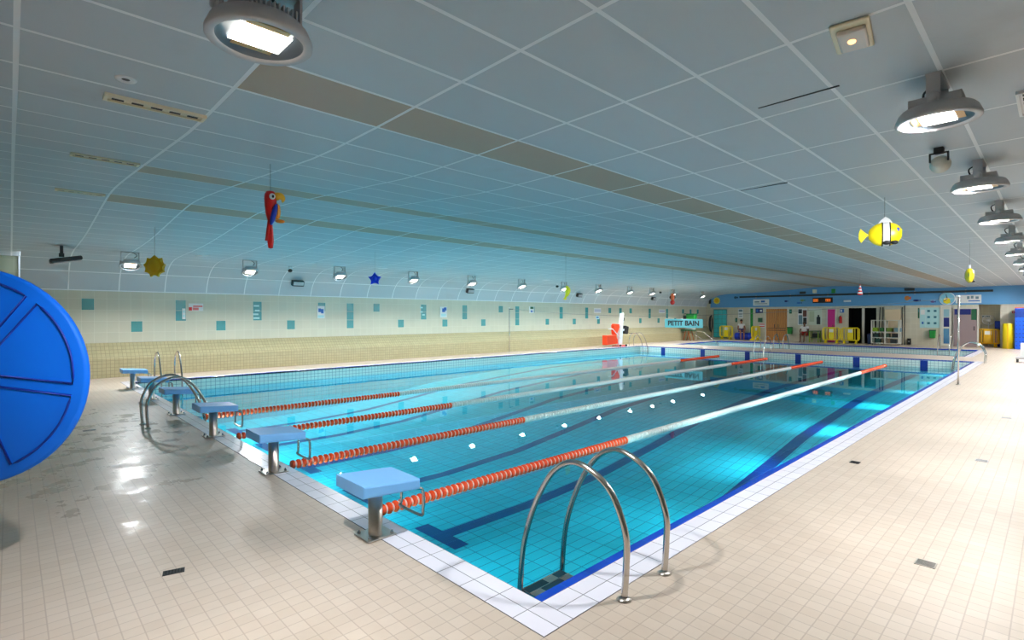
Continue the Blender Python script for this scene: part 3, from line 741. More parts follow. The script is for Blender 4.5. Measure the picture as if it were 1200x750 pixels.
def fish(label, loc, k, rz, pitch=0):
    t = hang('hanging_fish', label, 'inflatable', loc, .2*k, rz)
    R_ = Matrix.Rotation(pitch, 3, 'Y')
    # body built in bands along x (head towards +x)
    bands = [(-.19, -.12, 0), (-.12, -.03, 0), (-.03, .06, 1), (.06, .2, 0)]
    def rx(x): return .17*math.sqrt(max(0, 1-((x-.005)/.205)**2))+.004
    mb = MB()
    for x0, x1, c_ in bands:
        mb.mi = c_
        mb.lathe([(rx(x0+(x1-x0)*q/5)*k, (x0+(x1-x0)*q/5)*k) for q in range(6)], 18, 'x', sx=.5, sy=1)
    mb.build('body', [ylw, M['white']], t)
    mb = MB()
    for x in (-.03, .06): mb.lathe([((rx(x)+.002)*k, (x-.008)*k), ((rx(x)+.005)*k, x*k), ((rx(x)+.002)*k, (x+.008)*k)], 18, 'x', sx=.5, sy=1)
    mb.build('stripe', M['black'], t)
    mb = MB(); mb.prism([(-.18*k, 0), (-.22*k, .02*k), (-.29*k, .1*k), (-.31*k, .03*k), (-.31*k, -.05*k), (-.28*k, -.11*k), (-.22*k, -.02*k)], -.02*k, .02*k, 'y', .006*k); mb.build('tail', ylw, t)
    mb = MB(); mb.prism([(-.1*k, .13*k), (-.05*k, .2*k), (.01*k, .25*k), (.06*k, .21*k), (.11*k, .13*k)], -.018*k, .018*k, 'y', .006*k); mb.build('top_fin', M['white'], t)
    mb = MB(); mb.ball((.02*k, -.07*k, -.13*k), (.05*k, .03*k, .03*k)); mb.ball((.11*k, -.06*k, -.13*k), (.045*k, .03*k, .03*k)); mb.build('fin', [M['black']], t)
    for s in (-1, 1):
        mb = MB(); mb.ball((.15*k, s*.05*k, .05*k), (.02*k, .012*k, .03*k)); mb.build('eye', M['blue'], t)
    return t
fish('yellow and white inflatable fish hanging at upper right', (6.65, -.51, 2.97), 1.0, FACE+rad(-30))
fish('small yellow inflatable fish seen end-on near the far right', (12.82, -.89, 2.69), .95, FACE+rad(52))
def star(name, label, loc, r0, r1, n, th, m_, m2=None, rot=0):
    t = hang(name, label, 'inflatable', loc, r1*.9)
    poly = []
    for k in range(2*n):
        a = PI/2+rot+PI*k/n; r = r1 if k % 2 == 0 else r0; poly.append((r*math.cos(a), r*math.sin(a)))
    mb = MB(); mb.prism(poly, -th, th, 'y', th*.5); mb.build('rays', m_, t)
    mb = MB(); mb.ball((0, 0, 0), (r0*.95, th*2.2, r0*.95)); mb.build('face', m2 or m_, t)
    return t
star('hanging_sun', 'yellow inflatable sun hanging by the long wall, left of the parrot', (-.2, 10.91, 2.84), .16, .235, 9, .035, mat('sun yellow', (226, 176, 14), .4))
star('hanging_starfish', 'blue inflatable star hanging by the long wall', (5.15, 11.32, 2.86), .09, .2, 5, .04, mat('blue inflatable', (10, 60, 220), .35))
t = hang('hanging_banana_fish', 'curved yellow inflatable hanging near the seventh wall lamp', 'inflatable', (10.63, 8.83, 2.56), .2)
mb = MB(); mb.tube(spline([(.02, 0, .22), (.07, 0, .1), (.05, 0, -.04), (-.03, 0, -.18)], 5), [.02, .035, .05, .06, .07, .08, .085, .085, .08, .075, .07, .06, .05, .04, .03, .02], 12); mb.build('body', ylw, t)
mb = MB(); mb.prism([(-.03, -.16), (-.1, -.2), (-.02, -.24), (.05, -.2)], -.02, .02, 'y', .006); mb.build('tail', ylw, t)
t = hang('hanging_buoy_fish', 'small red and white inflatable hanging before the blue band', 'inflatable', (21.05, 3.0, 2.79), .2)
mb = MB()
for k in range(6):
    mb.mi = k % 2; r0, r1 = .01+.015*k, .01+.015*(k+1)
    mb.lathe([(r0, .22-.06*k), (r1, .22-.06*(k+1))], 14, sy=.6)
mb.mi = 0; mb.lathe([(.1, -.14), (.08, -.19), (0, -.2)], 14, sy=.6); mb.build('body', [M['red'], M['white']], t)
t = hang('hanging_lobster', 'orange and red inflatable hanging before the long wall, far end', 'inflatable', (17.7, 8.98, 2.53), .22)
mb = MB(); mb.ball((0, 0, .06), (.09, .07, .17)); mb.build('body', M['orange'], t)
mb = MB(); mb.ball((0, 0, -.16), (.1, .07, .1)); mb.build('tail', M['red'], t)
for s in (-1, 1):
    mb = MB(); mb.ball((s*.09, 0, .05), (.04, .03, .06)); mb.build('claw', M['black'], t)

# ------------------------------------------------------------------ long wall signs
def wsign(label, px0, py0, px1, py1, mm, marks, name='wall_sign', cat='sign', y=YL):
    A = hit(px0, py0, 1, y); B = hit(px1, py1, 1, y); cx, cz = (A.x+B.x)/2, (A.z+B.z)/2; w_, h2 = abs(B.x-A.x), abs(A.z-B.z)
    t = thing(name, label, cat, (cx, y-.006, cz))
    mb = MB(); mb.b2((-w_/2, -.012, -h2/2), (w_/2, .004, h2/2)); mb.build('panel', mm, t)
    for u0, v0, u1, v1, m_ in marks:
        mb = MB(); mb.b2((-w_/2+u0*w_, -.015, -h2/2+v0*h2), (-w_/2+u1*w_, -.011, -h2/2+v1*h2)); mb.build('print', m_, t)
mblue = mat('sign blue', (50, 110, 190), .5)
wsign('small red and white notice on the long wall, near the left', 221, 355.5, 238, 364.5, M['paper'], [(0, .05, .22, .5, M['red']), (.3, .55, .95, .7, M['red']), (.28, .1, .68, .45, mat('pale red print', (226, 120, 120), .6))])
wsign('narrow white notice over the edge of the teal tiles, near the left', 213.4, 361.5, 217.2, 374, M['paper'], [(.2, .2, .8, .4, M['pictogram']), (.2, .6, .8, .8, M['pictogram'])])
wsign('white sign with blue picture under a teal tile on the long wall', 371.5, 358.5, 380.3, 373, M['paper'], [(.15, .5, .5, .8, mblue), (.5, .4, .85, .75, mblue), (.1, .05, .9, .25, M['pictogram'])])
wsign('white sign with a blue diver picture, middle of the long wall', 515.5, 359.5, 523.4, 372, M['paper'], [(.3, .5, .75, .85, mblue), (.55, .65, .95, .95, mblue), (.15, .1, .85, .35, M['pictogram'])])
wsign('small white and blue sign right of the thin grey pole', 620, 359, 625.4, 366.7, M['paper'], [(.2, .6, .9, .95, M['dkgreen']), (.3, .1, .7, .4, mblue)])
wsign('wide white notice with blue lines on the far part of the long wall', 696, 361, 704, 367, M['paper'], [(.05, .3, .95, .4, mblue), (.05, .6, .95, .7, mblue)])
wsign('small pale notice above a dark square on the far part of the long wall', 698, 370, 702, 374, M['pictogram'], [(.2, .3, .8, .7, mblue)])
wsign('pale lavender notice left of the last tall teal tiles', 772, 362.5, 779, 367, M['paper'], [(.05, .35, .95, .65, mat('lavender print', (170, 170, 210), .6))])
def tsign(label, px0, py0, px1, py1, q):
    A = hit(px0, py0, 1, YL); B = hit(px1, py1, 1, YL)
    t = thing('tile_decal', label, 'decal', ((A.x+B.x)/2, YL-.006, (A.z+B.z)/2)); w_, h2 = B.x-A.x, A.z-B.z
    for u, v, s in q:
        mb = MB(); mb.b2((u*w_-s*w_/2, -.004, v*h2-.03), (u*w_+s*w_/2, .001, v*h2+.03)); mb.build('stroke', M['pictogram'], t)
tsign('pale wave decal on the tall teal tiles under the parrot', 296, 354, 305, 376, [(0, .3, .7), (.1, .05, .6), (-.1, -.15, .7), (0, -.35, .8)])
tsign('pale decal on the teal tiles right of the blue star', 492, 357, 498, 374, [(-.2, .3, .5), (-.2, .0, .5), (.2, -.2, .5)])

# ------------------------------------------------------------------ far end: fittings on the blue band
def fpanel(name, label, cat, px0, py0, px1, py1, mm, x=XF-.06, th=.03, marks=(), group=None, partn='panel'):
    ya, za = fw(px0, py0, x); yb, zb = fw(px1, py1, x); cy, cz = (ya+yb)/2, (za+zb)/2; w_, h2 = abs(ya-yb), abs(za-zb)
    t = thing(name, label, cat, (x-.002, cy, cz), 0, group)
    mb = MB(); mb.b2((-th, -w_/2, -h2/2), (0, w_/2, h2/2), min(.008, th*.2)); mb.build(partn, mm, t)
    for pn, u0, v0, u1, v1, m_ in marks:
        mb = MB(); mb.b2((-th-.006, w_/2-u1*w_, h2/2-v1*h2), (-th+.001, w_/2-u0*w_, h2/2-v0*h2)); mb.build(pn, m_, t)
    return t
grayp = mat('grey print', (110, 140, 150), .6)
fpanel('notice_board', 'white notice on the blue band, right of the yellow sun', 'sign', 882.7, 351, 901.3, 358, M['paper'], marks=[('print', .1, .3, .4, .5, grayp), ('print', .5, .2, .75, .5, mblue), ('print', .1, .65, .9, .75, grayp)])
fpanel('notice_board', 'white notice on the blue band, right of the round clock', 'sign', 1120, 346, 1150, 355, M['paper'], marks=[('print', .45, .15, .55, .5, grayp), ('print', .6, .12, .7, .45, grayp), ('print', .78, .2, .9, .5, grayp), ('print', .5, .68, .95, .8, mblue)])
t = fpanel('scoreboard', 'black digital display on the blue band', 'display', 952.7, 349, 976, 354.8, M['black'], th=.08, marks=[('digit', .1, .3, .17, .75, M['amberdigit']) for _ in ()])
od = mat('orange digits', (255, 150, 40), .4, emit=.35)
ya, za = fw(952.7, 349, XF-.06); yb, zb = fw(976, 354.8, XF-.06); w_, h2 = ya-yb, za-zb
for u in (.08, .16, .24, .7, .78, .86):
    mb = MB(); c0 = w_/2-u*w_
    for a, bb, c1, d in ((-.05, .05, .07, .09), (-.05, .05, -.01, .01), (-.05, .05, -.09, -.07), (-.05, -.03, -.08, .08), (.03, .05, -.08, .08)): mb.b2((-.085, c0+a, c1), (-.079, c0+bb, d))
    mb.build('digit', od, t)
t = thing('curtain_rail', 'long dark rail running along the blue band', 'rail', (XF-.06, fw(1015, 345)[0], 3.24))
yl, yr = fw(867, 348, XF-.1)[0]-fw(1015, 345)[0], fw(1164, 341, XF-.1)[0]-fw(1015, 345)[0]
mb = MB(); mb.b2((-.12, yr, -.06), (-.02, yl, .06)); mb.build('beam', M['dark'], t)
for k in range(6):
    y = yr+(yl-yr)*(k+.5)/6; mb = MB(); mb.b2((-.03, y-.03, -.1), (0, y+.03, .1)); mb.build('bracket', M['lamp_grey'], t)
def fsmall(name, label, cat, px, py, w_, h2, mm, th=.12): 
    y, z = fw(px, py, XF-.06); mb = MB(); mb.box((XF-.06-th/2, y, z), (th, w_, h2), None, .015); return tag(mb.build(name, mm), label, cat)
fsmall('projector_box', 'small dark box above the rail, left of the display', 'box', 941, 343, .38, .16, M['dark'])
fsmall('projector_box', 'dark box above the rail, right of the red and white inflatable', 'box', 1066, 339.2, .5, .16, M['dark'])
fsmall('speaker_box', 'beige box above the rail over the display', 'box', 955, 341.5, .24, .26, M['cream'])
fsmall('exit_box', 'small green box above the rail', 'box', 977, 341, .22, .28, M['green'])
fsmall('emergency_lamp', 'small white strip light on the blue band beside the display', 'light', 993, 352.8, .42, .12, M['white'], .06)
fsmall('wall_speaker', 'slim black speaker at the left end of the blue band', 'speaker', 832.5, 351.5, .16, .62, M['black'])
def decal(name, label, px, py, rw, rh, mm, m2):
    y, z = fw(px, py, XF-.06); t = thing(name, label, 'decal', (XF-.06, y, z))
    mb = MB(); mb.ball((-.01, 0, 0), (.012, rw, rh), 16, 8); mb.build('body', mm, t)
    mb = MB(); mb.prism([(-rw*.8, 0), (-rw*1.5, rh*.8), (-rw*1.5, -rh*.8)], -.014, 0, 'x'); mb.build('tail', m2, t)
decal('fish_decal', 'orange fish decal on the blue band, under the dark box', 1063, 349.3, .13, .15, mat('decal orange', (200, 130, 60), .5), M['orange'])
decal('fish_decal', 'dark blue fish decal on the blue band, left of the clock', 1073.5, 352, .15, .06, M['navy'], M['navy'])
decal('fish_decal', 'small mauve fish decal close to the clock', 1093, 353.5, .1, .07, mat('decal mauve', (110, 90, 150), .5), M['navy'])
decal('fish_decal', 'green and yellow fish decal left of the display', 940, 352, .13, .08, mat('decal olive', (120, 150, 90), .5), M['green'])
decal('fish_decal', 'dark small fish decal far left of the display', 921, 353, .1, .07, M['navy'], M['navy'])
decal('fish_decal', 'dark fish decal between the notice and the display', 936, 355, .14, .06, mblue, M['navy'])
decal('fish_decal', 'grey blue fish decal above the rail, right of the sun', 862, 348.7, .12, .1, mat('decal slate', (50, 90, 120), .5), M['navy'])
# yellow sun on the band
y, z = fw(840, 352.4, XF-.062); t = thing('sun_decoration', 'yellow paper sun fixed at the left end of the blue band', 'decoration', (XF-.064, y, z))
poly = []
for k in range(24): a = 2*PI*k/24; r = .3 if k % 2 == 0 else .2; poly.append((r*math.cos(a), r*math.sin(a)))
mb = MB(); mb.prism(poly, -.03, 0, 'x'); mb.build('rays', M['yellow'], t); mb = MB(); mb.ball((-.03, 0, 0), (.03, .17, .17)); mb.build('disc', M['amber_yellow'], t)
# clock
y, z = fw(1110, 350, XF-.06); t = thing('wall_clock', 'round wall clock with blue, white and yellow face', 'clock', (XF-.06, y, z))
mb = MB(); mb.lathe([(0, -.05), (.34, -.05), (.365, -.06), (.38, -.04), (.38, 0), (0, 0)], 32, 'x'); mb.build('case', M['white'], t)
mb = MB(); mb.lathe([(0, -.054), (.35, -.054)], 32, 'x'); mb.build('dial', mat('pale blue dial', (130, 200, 225), .5), t)
mb = MB(); mb.prism([(.18, -.22), (.16, -.02), (.02, .1), (-.13, .0), (-.16, -.25), (.0, -.31)], -.06, -.053, 'x'); mb.build('print', M['yellow'], t)
for a, L_ in ((rad(10), .26), (rad(140), .18)):
    mb = MB(); mb.box((-.066, math.sin(a)*L_/2, math.cos(a)*L_/2), (.008, .03, L_), Matrix.Rotation(-a, 3, 'X')); mb.build('hand', M['black'], t)

# ------------------------------------------------------------------ far wall, below the band
XW = XF-.001
def door(name, label, px0, py0, px1, py1, mm, framem, leaves=1, handle=True):
    ya, za = fw(px0, py0); yb, zb = fw(px1, py1); w_, h2 = ya-yb, za; t = thing(name, label, 'door', (XW, (ya+yb)/2, 0)); t['kind'] = 'structure'
    for k in range(leaves):
        mb = MB(); y1 = w_/2-k*w_/leaves-.01; y0 = w_/2-(k+1)*w_/leaves+.01; mb.b2((-.04, y0, .02), (0, y1, h2), .006); lf = mb.build('leaf', mm, t)
        if handle:
            mb = MB(); hy = y0+.12 if k == 0 else y1-.12; mb.b2((-.08, hy-.02, .95), (-.04, hy+.02, 1.2), .008); mb.build('handle', M['dark'], lf)
    mb = MB(); f = .07
    mb.b2((-.06, w_/2, 0), (.0, w_/2+f, h2+f)); mb.b2((-.06, -w_/2-f, 0), (0, -w_/2, h2+f)); mb.b2((-.06, -w_/2, h2), (0, w_/2, h2+f)); mb.build('frame', framem, t)
    return t, w_, h2
t, w_, h2 = door('door_1', 'orange brown wooden double door in the far wall', 898, 362, 922.7, 398, M['wood'], M['offwhite'], 2)
for z in (.75, .9): 
    mb = MB(); mb.b2((-.05, -w_/2+.1, z-.02), (-.04, w_/2-.1, z+.02)); mb.build('push_bar', M['dark'], t)
t, w_, h2 = door('door_2', 'wide grey pink door right of the glazed panel', 1117.5, 362, 1145, 404, M['greydoor'], M['offwhite'], 1)
mb = MB(); mb.b2((-.05, -.25, h2-.34), (-.04, w_/2-.05, h2-.02)); mb.build('sign_strip', M['navy'], t)
mb = MB(); mb.b2((-.052, -w_/2+.02, h2-.65), (-.04, -.27, h2-.02)); mb.build('teal_panel', M['dkgreen'], t)
t, w_, h2 = door('door_3', 'narrow white framed glazed panel with blue panes beside the grey door', 1103.5, 359, 1115, 404, M['offwhite'], M['offwhite'], 1, False)
gb = mat('bluish pane', (70, 120, 160), .12)
mb = MB(); mb.b2((-.05, -w_*.28, .15), (-.038, w_*.28, 1.05)); mb.build('pane', gb, t); mb = MB(); mb.b2((-.05, -w_*.28, 1.15), (-.038, w_*.28, 1.7)); mb.build('pane', M['navy'], t); mb = MB(); mb.b2((-.05, -w_*.28, 1.75), (-.038, w_*.28, 2.2)); mb.build('pane', mat('pale pane', (150, 190, 200), .12), t)
t, w_, h2 = door('door_4', 'tall magenta door leaf in the far wall', 970, 362.5, 978.8, 400, M['pink'], M['offwhite'], 1)
t, w_, h2 = door('door_5', 'narrow green door edge behind the edge-on yellow barrier', 879.4, 361.5, 882.8, 397, M['green'], M['offwhite'], 1, False)
# turquoise glass tile screen
ya, za = fw(836.5, 362.5); yb, zb = fw(852, 395); w_ = ya-yb
t = thing('glass_block_screen', 'turquoise gridded screen at the left end of the far wall', 'screen', (XW, (ya+yb)/2, 0))
mb = MB(); mb.b2((-.06, -w_/2, .1), (0, w_/2, za), .01); mb.build('frame', M['tealtile'], t)
cyan = mat('turquoise glass block', (70, 200, 205), .2)
for i in range(3):
    for k in range(6):
        mb = MB(); y0 = -w_/2+.04+i*(w_-.08)/3; z0 = .14+k*(za-.2)/6; mb.b2((-.085, y0+.015, z0+.015), (-.055, y0+(w_-.08)/3-.015, z0+(za-.2)/6-.015), .01); mb.build('block', cyan, t)
# posters and boards
fpanel('picture_poster', 'grey printed poster above the seated person on the blue roll', 'poster', 865, 362, 871, 373, M['paper'], XW, .012, [('print', .15, .08, .85, .3, grayp), ('print', .2, .5, .8, .6, grayp), ('print', .2, .75, .8, .82, grayp)])
fpanel('picture_poster', 'dark blue poster left of the wooden door', 'poster', 885.5, 361.5, 894, 366.8, M['navy'], XW, .012, [('print', .1, .2, .4, .8, mblue), ('print', .6, .3, .9, .7, M['paper'])])
fpanel('wall_cabinet', 'small dark green cabinet under the dark blue poster', 'cabinet', 889, 372.5, 893.6, 377.5, M['dkgreen'], XW, .14, [('handle', .8, .4, .9, .6, M['black'])])
fpanel('wall_notice', 'small red and white striped notice left of the wooden door', 'sign', 890, 379, 896, 384, M['paper'], XW, .012, [('print', 0, .1, 1, .3, M['red']), ('print', 0, .6, 1, .8, M['red'])])
fpanel('wall_plate', 'teal square plate right of the wooden door', 'plate', 925, 362.5, 928, 367.5, M['dkgreen'], XW, .012, [('print', .2, .3, .8, .7, M['tealtile'])])
fpanel('wall_plate', 'small teal plate left of the seated person on the blue roll', 'plate', 861.8, 372.5, 864, 377.5, M['dkgreen'], XW, .012, [('print', .2, .3, .8, .7, M['tealtile'])])
fpanel('picture_board', 'tall board of black and white pictures behind the person in red', 'notice board', 935, 361.5, 946, 381, M['paper'], XW, .02, [('photo', .06, .05, .45, .3, M['ink']), ('photo', .1, .4, .5, .95, grayp), ('photo', .55, .1, .95, .5, mat('brown photo', (110, 60, 44), .6)), ('photo', .58, .55, .95, .95, M['ink'])])
fpanel('picture_board', 'pale framed window board with a dark figure picture', 'notice board', 947.5, 361.8, 963, 381, mat('pale green board', (206, 214, 196), .5), XW, .02, [('photo', .08, .15, .45, .8, mat('faint print', (180, 190, 160), .6)), ('photo', .62, .5, .9, .95, M['ink']), ('photo', .7, .38, .82, .52, M['ink']), ('photo', .02, .0, .98, .04, M['white'])])
fpanel('picture_poster', 'small blue sign above the red extinguisher', 'sign', 984.5, 362, 989.2, 366.5, mblue, XW, .012, [('print', .2, .2, .5, .8, M['paper'])])
fpanel('pictogram_poster', 'large pale cyan poster with six small swimming pictures', 'poster', 1078, 360.5, 1101, 384.3, M['pictogram'], XW, .014, [('picture', .38+.33*i, .12+.3*k, .38+.33*i+.14, .12+.3*k+.1, mat('teal print', (40, 110, 130), .6)) for i in range(2) for k in range(3)]+[('print', .04, .1, .26, .35, M['paper']), ('picture', .1, .7, .2, .82, mblue), ('divider', .3, .02, .31, .98, M['white'])])
fpanel('wall_plate', 'narrow teal tile strip left of the pictogram poster', 'plate', 1075.8, 361, 1077.4, 373, M['dkgreen'], XW, .012, [('print', .2, .1, .8, .4, M['tealtile'])])
fpanel('control_box', 'small black box low on the wall right of the shelf trolley', 'box', 1063.5, 396.5, 1067.6, 403.8, M['black'], XW, .12, [('knob', .4, .4, .6, .6, M['lamp_grey'])])
def bin_(label, px0, py0, px1, py1):
    ya, za = fw(px0, py0); yb, zb = fw(px1, py1); w_, h2 = ya-yb, za-zb; t = thing('wall_bin', label, 'bin', (XW, (ya+yb)/2, zb))
    mb = MB(); mb.prism([(-w_*.42, 0), (w_*.42, 0), (w_/2, h2*.85), (-w_/2, h2*.85)], -.28, 0, 'x', .01); mb.build('body', M['green'], t)
    mb = MB(); mb.b2((-.3, -w_/2-.01, h2*.85), (0, w_/2+.01, h2), .02); mb.build('lid', M['dkgreen'], t)
bin_('green wall bin right of the wooden door', 923.9, 383, 929, 391.2)
bin_('bright green wall bin below the pictogram poster', 1089.6, 386.3, 1097, 396.2)
# fire extinguisher
y, z = fw(985.5, 378.7); t = thing('fire_extinguisher', 'red fire extinguisher hung between the magenta door and the dark doorway', 'extinguisher', (XW-.09, y, z))
mb = MB(); mb.lathe([(0, 0), (.08, 0), (.085, .03), (.085, .38), (.06, .44), (.025, .47), (0, .47)], 20); mb.build('cylinder', M['red'], t)
mb = MB(); mb.b2((-.06, -.015, .47), (.04, .015, .52)); mb.tube(spline([(0, .02, .49), (-.04, .1, .4), (-.03, .1, .15)], 5), .012, 8); mb.build('valve', M['black'], t)
# frame posts of the dark doorway
mb = MB(); yq, _ = fw(1011.3, 380); mb.b2((XF+.02, yq-.07, .003), (XF+.1, yq+.07, ZD-.02), .006); struct(mb.build('trim_door_post', M['offwhite']))
# beige board, leaning poles
ya, za = fw(1037, 362); yb, zb = fw(1056, 375)
t = thing('leaning_board', 'large beige board leaning on the wall behind the shelf trolley', 'board', (XW-.12, (ya+yb)/2, 0))
mb = MB(); mb.box((0, 0, za/2), (.05, ya-yb, za), Matrix.Rotation(rad(3), 3, 'Y'), .006); mb.build('sheet', mat('beige board', (222, 200, 166), .6), t)
mb = MB(); mb.box((.0, 0, za+.0), (.06, ya-yb+.02, .05), Matrix.Rotation(rad(3), 3, 'Y')); mb.build('edge_strip', M['offwhite'], t)
for k, (px, top, lab) in enumerate(((1031.5, 360, 'dark thin pole leaning left of the beige board'), (1035, 360, 'second dark thin pole leaning against the beige board'), (1057.5, 360, 'dark pole leaning at the right end of the shelf trolley'), (1060.3, 357.5, 'tall dark pole standing right of the leaning board'))):
    y, z = fw(px, top); y2, _ = fw(px-2 if k < 2 else px-.5, 400, XF-.5)
    mb = MB(); mb.tube([(XF-.5, y2, .012), (XF-.03, y, z)], .025, 8); tag(mb.build('leaning_pole', M['dark']), lab, 'pole', 'poles by the shelf trolley')

# shelf trolley
XS = 37.0
ya, za = fw(1022.8, 375, XS); yb, zb = fw(1054.5, 401, XS); w_ = ya-yb; cy = (ya+yb)/2; H = za
t = thing('shelf_trolley', 'white metal shelf trolley full of pool toys before the far wall', 'trolley', (XS, cy, 0))
for x in (-.28, .28):
    for y in (-w_/2, 0, w_/2):
        mb = MB(); mb.b2((x-.03, y-.035, .08), (x+.03, y+.035, H)); mb.build('upright', M['offwhite'], t)
for k, z in enumerate((.1, .45, .8, H-.02)):
    mb = MB(); mb.b2((-.3, -w_/2, z-.02), (.3, w_/2, z+.02)); mb.build('shelf', M['offwhite'], t)
for x in (-.26, .26):
    for y in (-w_/2+.05, w_/2-.05):
        mb = MB(); mb.lathe([(0, -.02), (.038, -.02), (.038, .02), (0, .02)], 14, 'y', (x, y, .04)); mb.build('castor', M['black'], t)
random.seed(3)
toys = [(-.56, .82, (150, 180, 40), 'lime'), (-.14, .82, (40, 110, 50), 'green'), (.2, .82, (110, 130, 40), 'olive'), (.6, .82, (130, 160, 170), 'pale grey'), (-.5, .47, (40, 46, 40), 'black'), (.05, .47, (60, 90, 70), 'dark green'), (.5, .47, (34, 36, 40), 'charcoal'), (-.4, .12, (30, 60, 50), 'bottle green'), (.4, .12, (50, 56, 60), 'slate')]
for y, z, c_, nmz in toys:
    t = thing('toy_crate', '%s crate on the shelf trolley, %s shelf' % (nmz, {.82: 'top', .47: 'middle', .12: 'bottom'}[z]), 'crate', (XS, cy-y, z+.003))
    L_ = .3 if abs(y) < .45 else .34; mm = mat('crate '+nmz, c_, .5); mb = MB(); hh = .24
    mb.b2((-.2, -L_/2, 0), (.2, L_/2, .015)); mb.b2((-.2, -L_/2, 0), (-.185, L_/2, hh)); mb.b2((.185, -L_/2, 0), (.2, L_/2, hh)); mb.b2((-.2, -L_/2, 0), (.2, -L_/2+.015, hh)); mb.b2((-.2, L_/2-.015, 0), (.2, L_/2, hh))
    mb.build('tub', mm, t); mb = MB(); mb.b2((-.215, -L_/2, hh-.03), (-.2, L_/2, hh)); mb.build('rim', mm, t)

# yellow barriers
def make_barrier(label, loc, rz, w_=1.25, mm=None, group='yellow plastic barriers'):
    mm = mm or M['yellow']; t = thing('crowd_barrier', label, 'barrier', loc, rz, group); H = 1.02
    mb = MB(); pts = [(0, -w_/2+.04, .22), (0, -w_/2, .3), (0, -w_/2, H-.08), (0, -w_/2+.1, H), (0, w_/2-.1, H), (0, w_/2, H-.08), (0, w_/2, .3), (0, w_/2-.04, .22)]
    mb.tube(pts, .035, 8, closed=True); mb.build('frame', mm, t)
    for k in range(4):
        y = (-.42, -.26, .26, .42)[k]*w_; mb = MB(); mb.b2((-.02, y-.022, .22), (.02, y+.022, H)); mb.build('bar', mm, t)
    mb = MB(); mb.b2((-.022, -.17*w_, .26), (.022, .17*w_, H-.02), .01); p_ = mb.build('centre_panel', mm, t)
    mb = MB(); mb.b2((-.026, -.12*w_, .72), (-.02, .12*w_, .93)); mb.build('sticker', M['paper'], p_)
    for s in (-1, 1):
        mb = MB(); mb.prism([(-.27, 0), (.27, 0), (.25, .05), (.06, .2), (-.06, .2), (-.25, .05)], s*w_*.33-.03, s*w_*.33+.03, 'y', .006)
        mb.build('foot', mm, t)
    return t
XBAR = 37.4
by = fw(851, 390, XBAR)[0]
bar0 = make_barrier('yellow plastic barrier in front of the turquoise screen', (XBAR, by, 0), 0, 1.0)
dup(bar0, (XBAR, fw(885.6, 390, XBAR)[0], 0), PI/2-rad(12), 'yellow barrier turned edge-on, right of the blue roll')
dup(bar0, (37.0, fw(974.2, 390, 37.0)[0], 0), 0, 'yellow barrier in front of the magenta door')
dup(bar0, (37.0, fw(996.4, 390, 37.0)[0], 0), 0, 'yellow barrier at the left side of the dark doorway')
xa = XF+.35
make_barrier('deep yellow barrier standing at the front of the alcove', (xa, fw(1157, 395, xa)[0], 0), rad(4), .95, M['amber_yellow'])
make_barrier('second deep yellow barrier, stacked behind the front one in the alcove', (xa+.16, fw(1159, 395, xa+.16)[0], 0), rad(4), .95, M['amber_yellow'])
t = thing('float_sled', 'dark blue tall foam board leaning in the alcove', 'foam board', (xa+.55, fw(1169.2, 395, xa+.55)[0], 0))
mb = MB(); mb.box((0, 0, .76), (.12, .26, 1.5), Matrix.Rotation(rad(4), 3, 'Y'), .03, 2); mb.build('board', M['blue'], t); mb = MB(); mb.b2((-.12, -.15, 1.0), (.04, .15, 1.06)); mb.build('strap', M['black'], t)
t = thing('standing_fan', 'white round fan above the stacked barriers in the alcove', 'fan', (xa+.75, fw(1158.5, 375, xa+.75)[0], 0)); zf = fw(1165, 375, xa+.75)[1]
mb = MB(); mb.lathe([(0, 0), (.18, 0), (.18, .03), (.03, .05), (.02, .06), (.02, zf), (0, zf)], 18); mb.build('stand', M['white'], t)
mb = MB(); mb.lathe([(.27, -.03), (.29, 0), (.27, .03), (.25, 0), (.27, -.03)], 28, 'x', (-.1, 0, zf)); mb.lathe([(0, -.05), (.09, -.05), (.09, .08), (0, .08)], 18, 'x', (-.06, 0, zf))
for k in range(16): a = 2*PI*k/16; mb.tube([(-.12, .08*math.cos(a), zf+.08*math.sin(a)), (-.13, .26*math.cos(a), zf+.26*math.sin(a))], .006, 6)
mb.build('cage', M['white'], t)
for k in range(3):
    a = 2*PI*k/3; mb = MB(); mb.ball((-.1, .14*math.cos(a), zf+.14*math.sin(a)), (.01, .1, .06), 12, 6, Matrix.Rotation(a, 3, 'X')); mb.build('blade', M['offwhite'], t)
fpanel('wall_plate', 'small white plate on the alcove back wall', 'plate', 1150, 369, 1161, 372.5, M['paper'], XF+1.39, .012, [('print', .1, .3, .9, .7, grayp)])
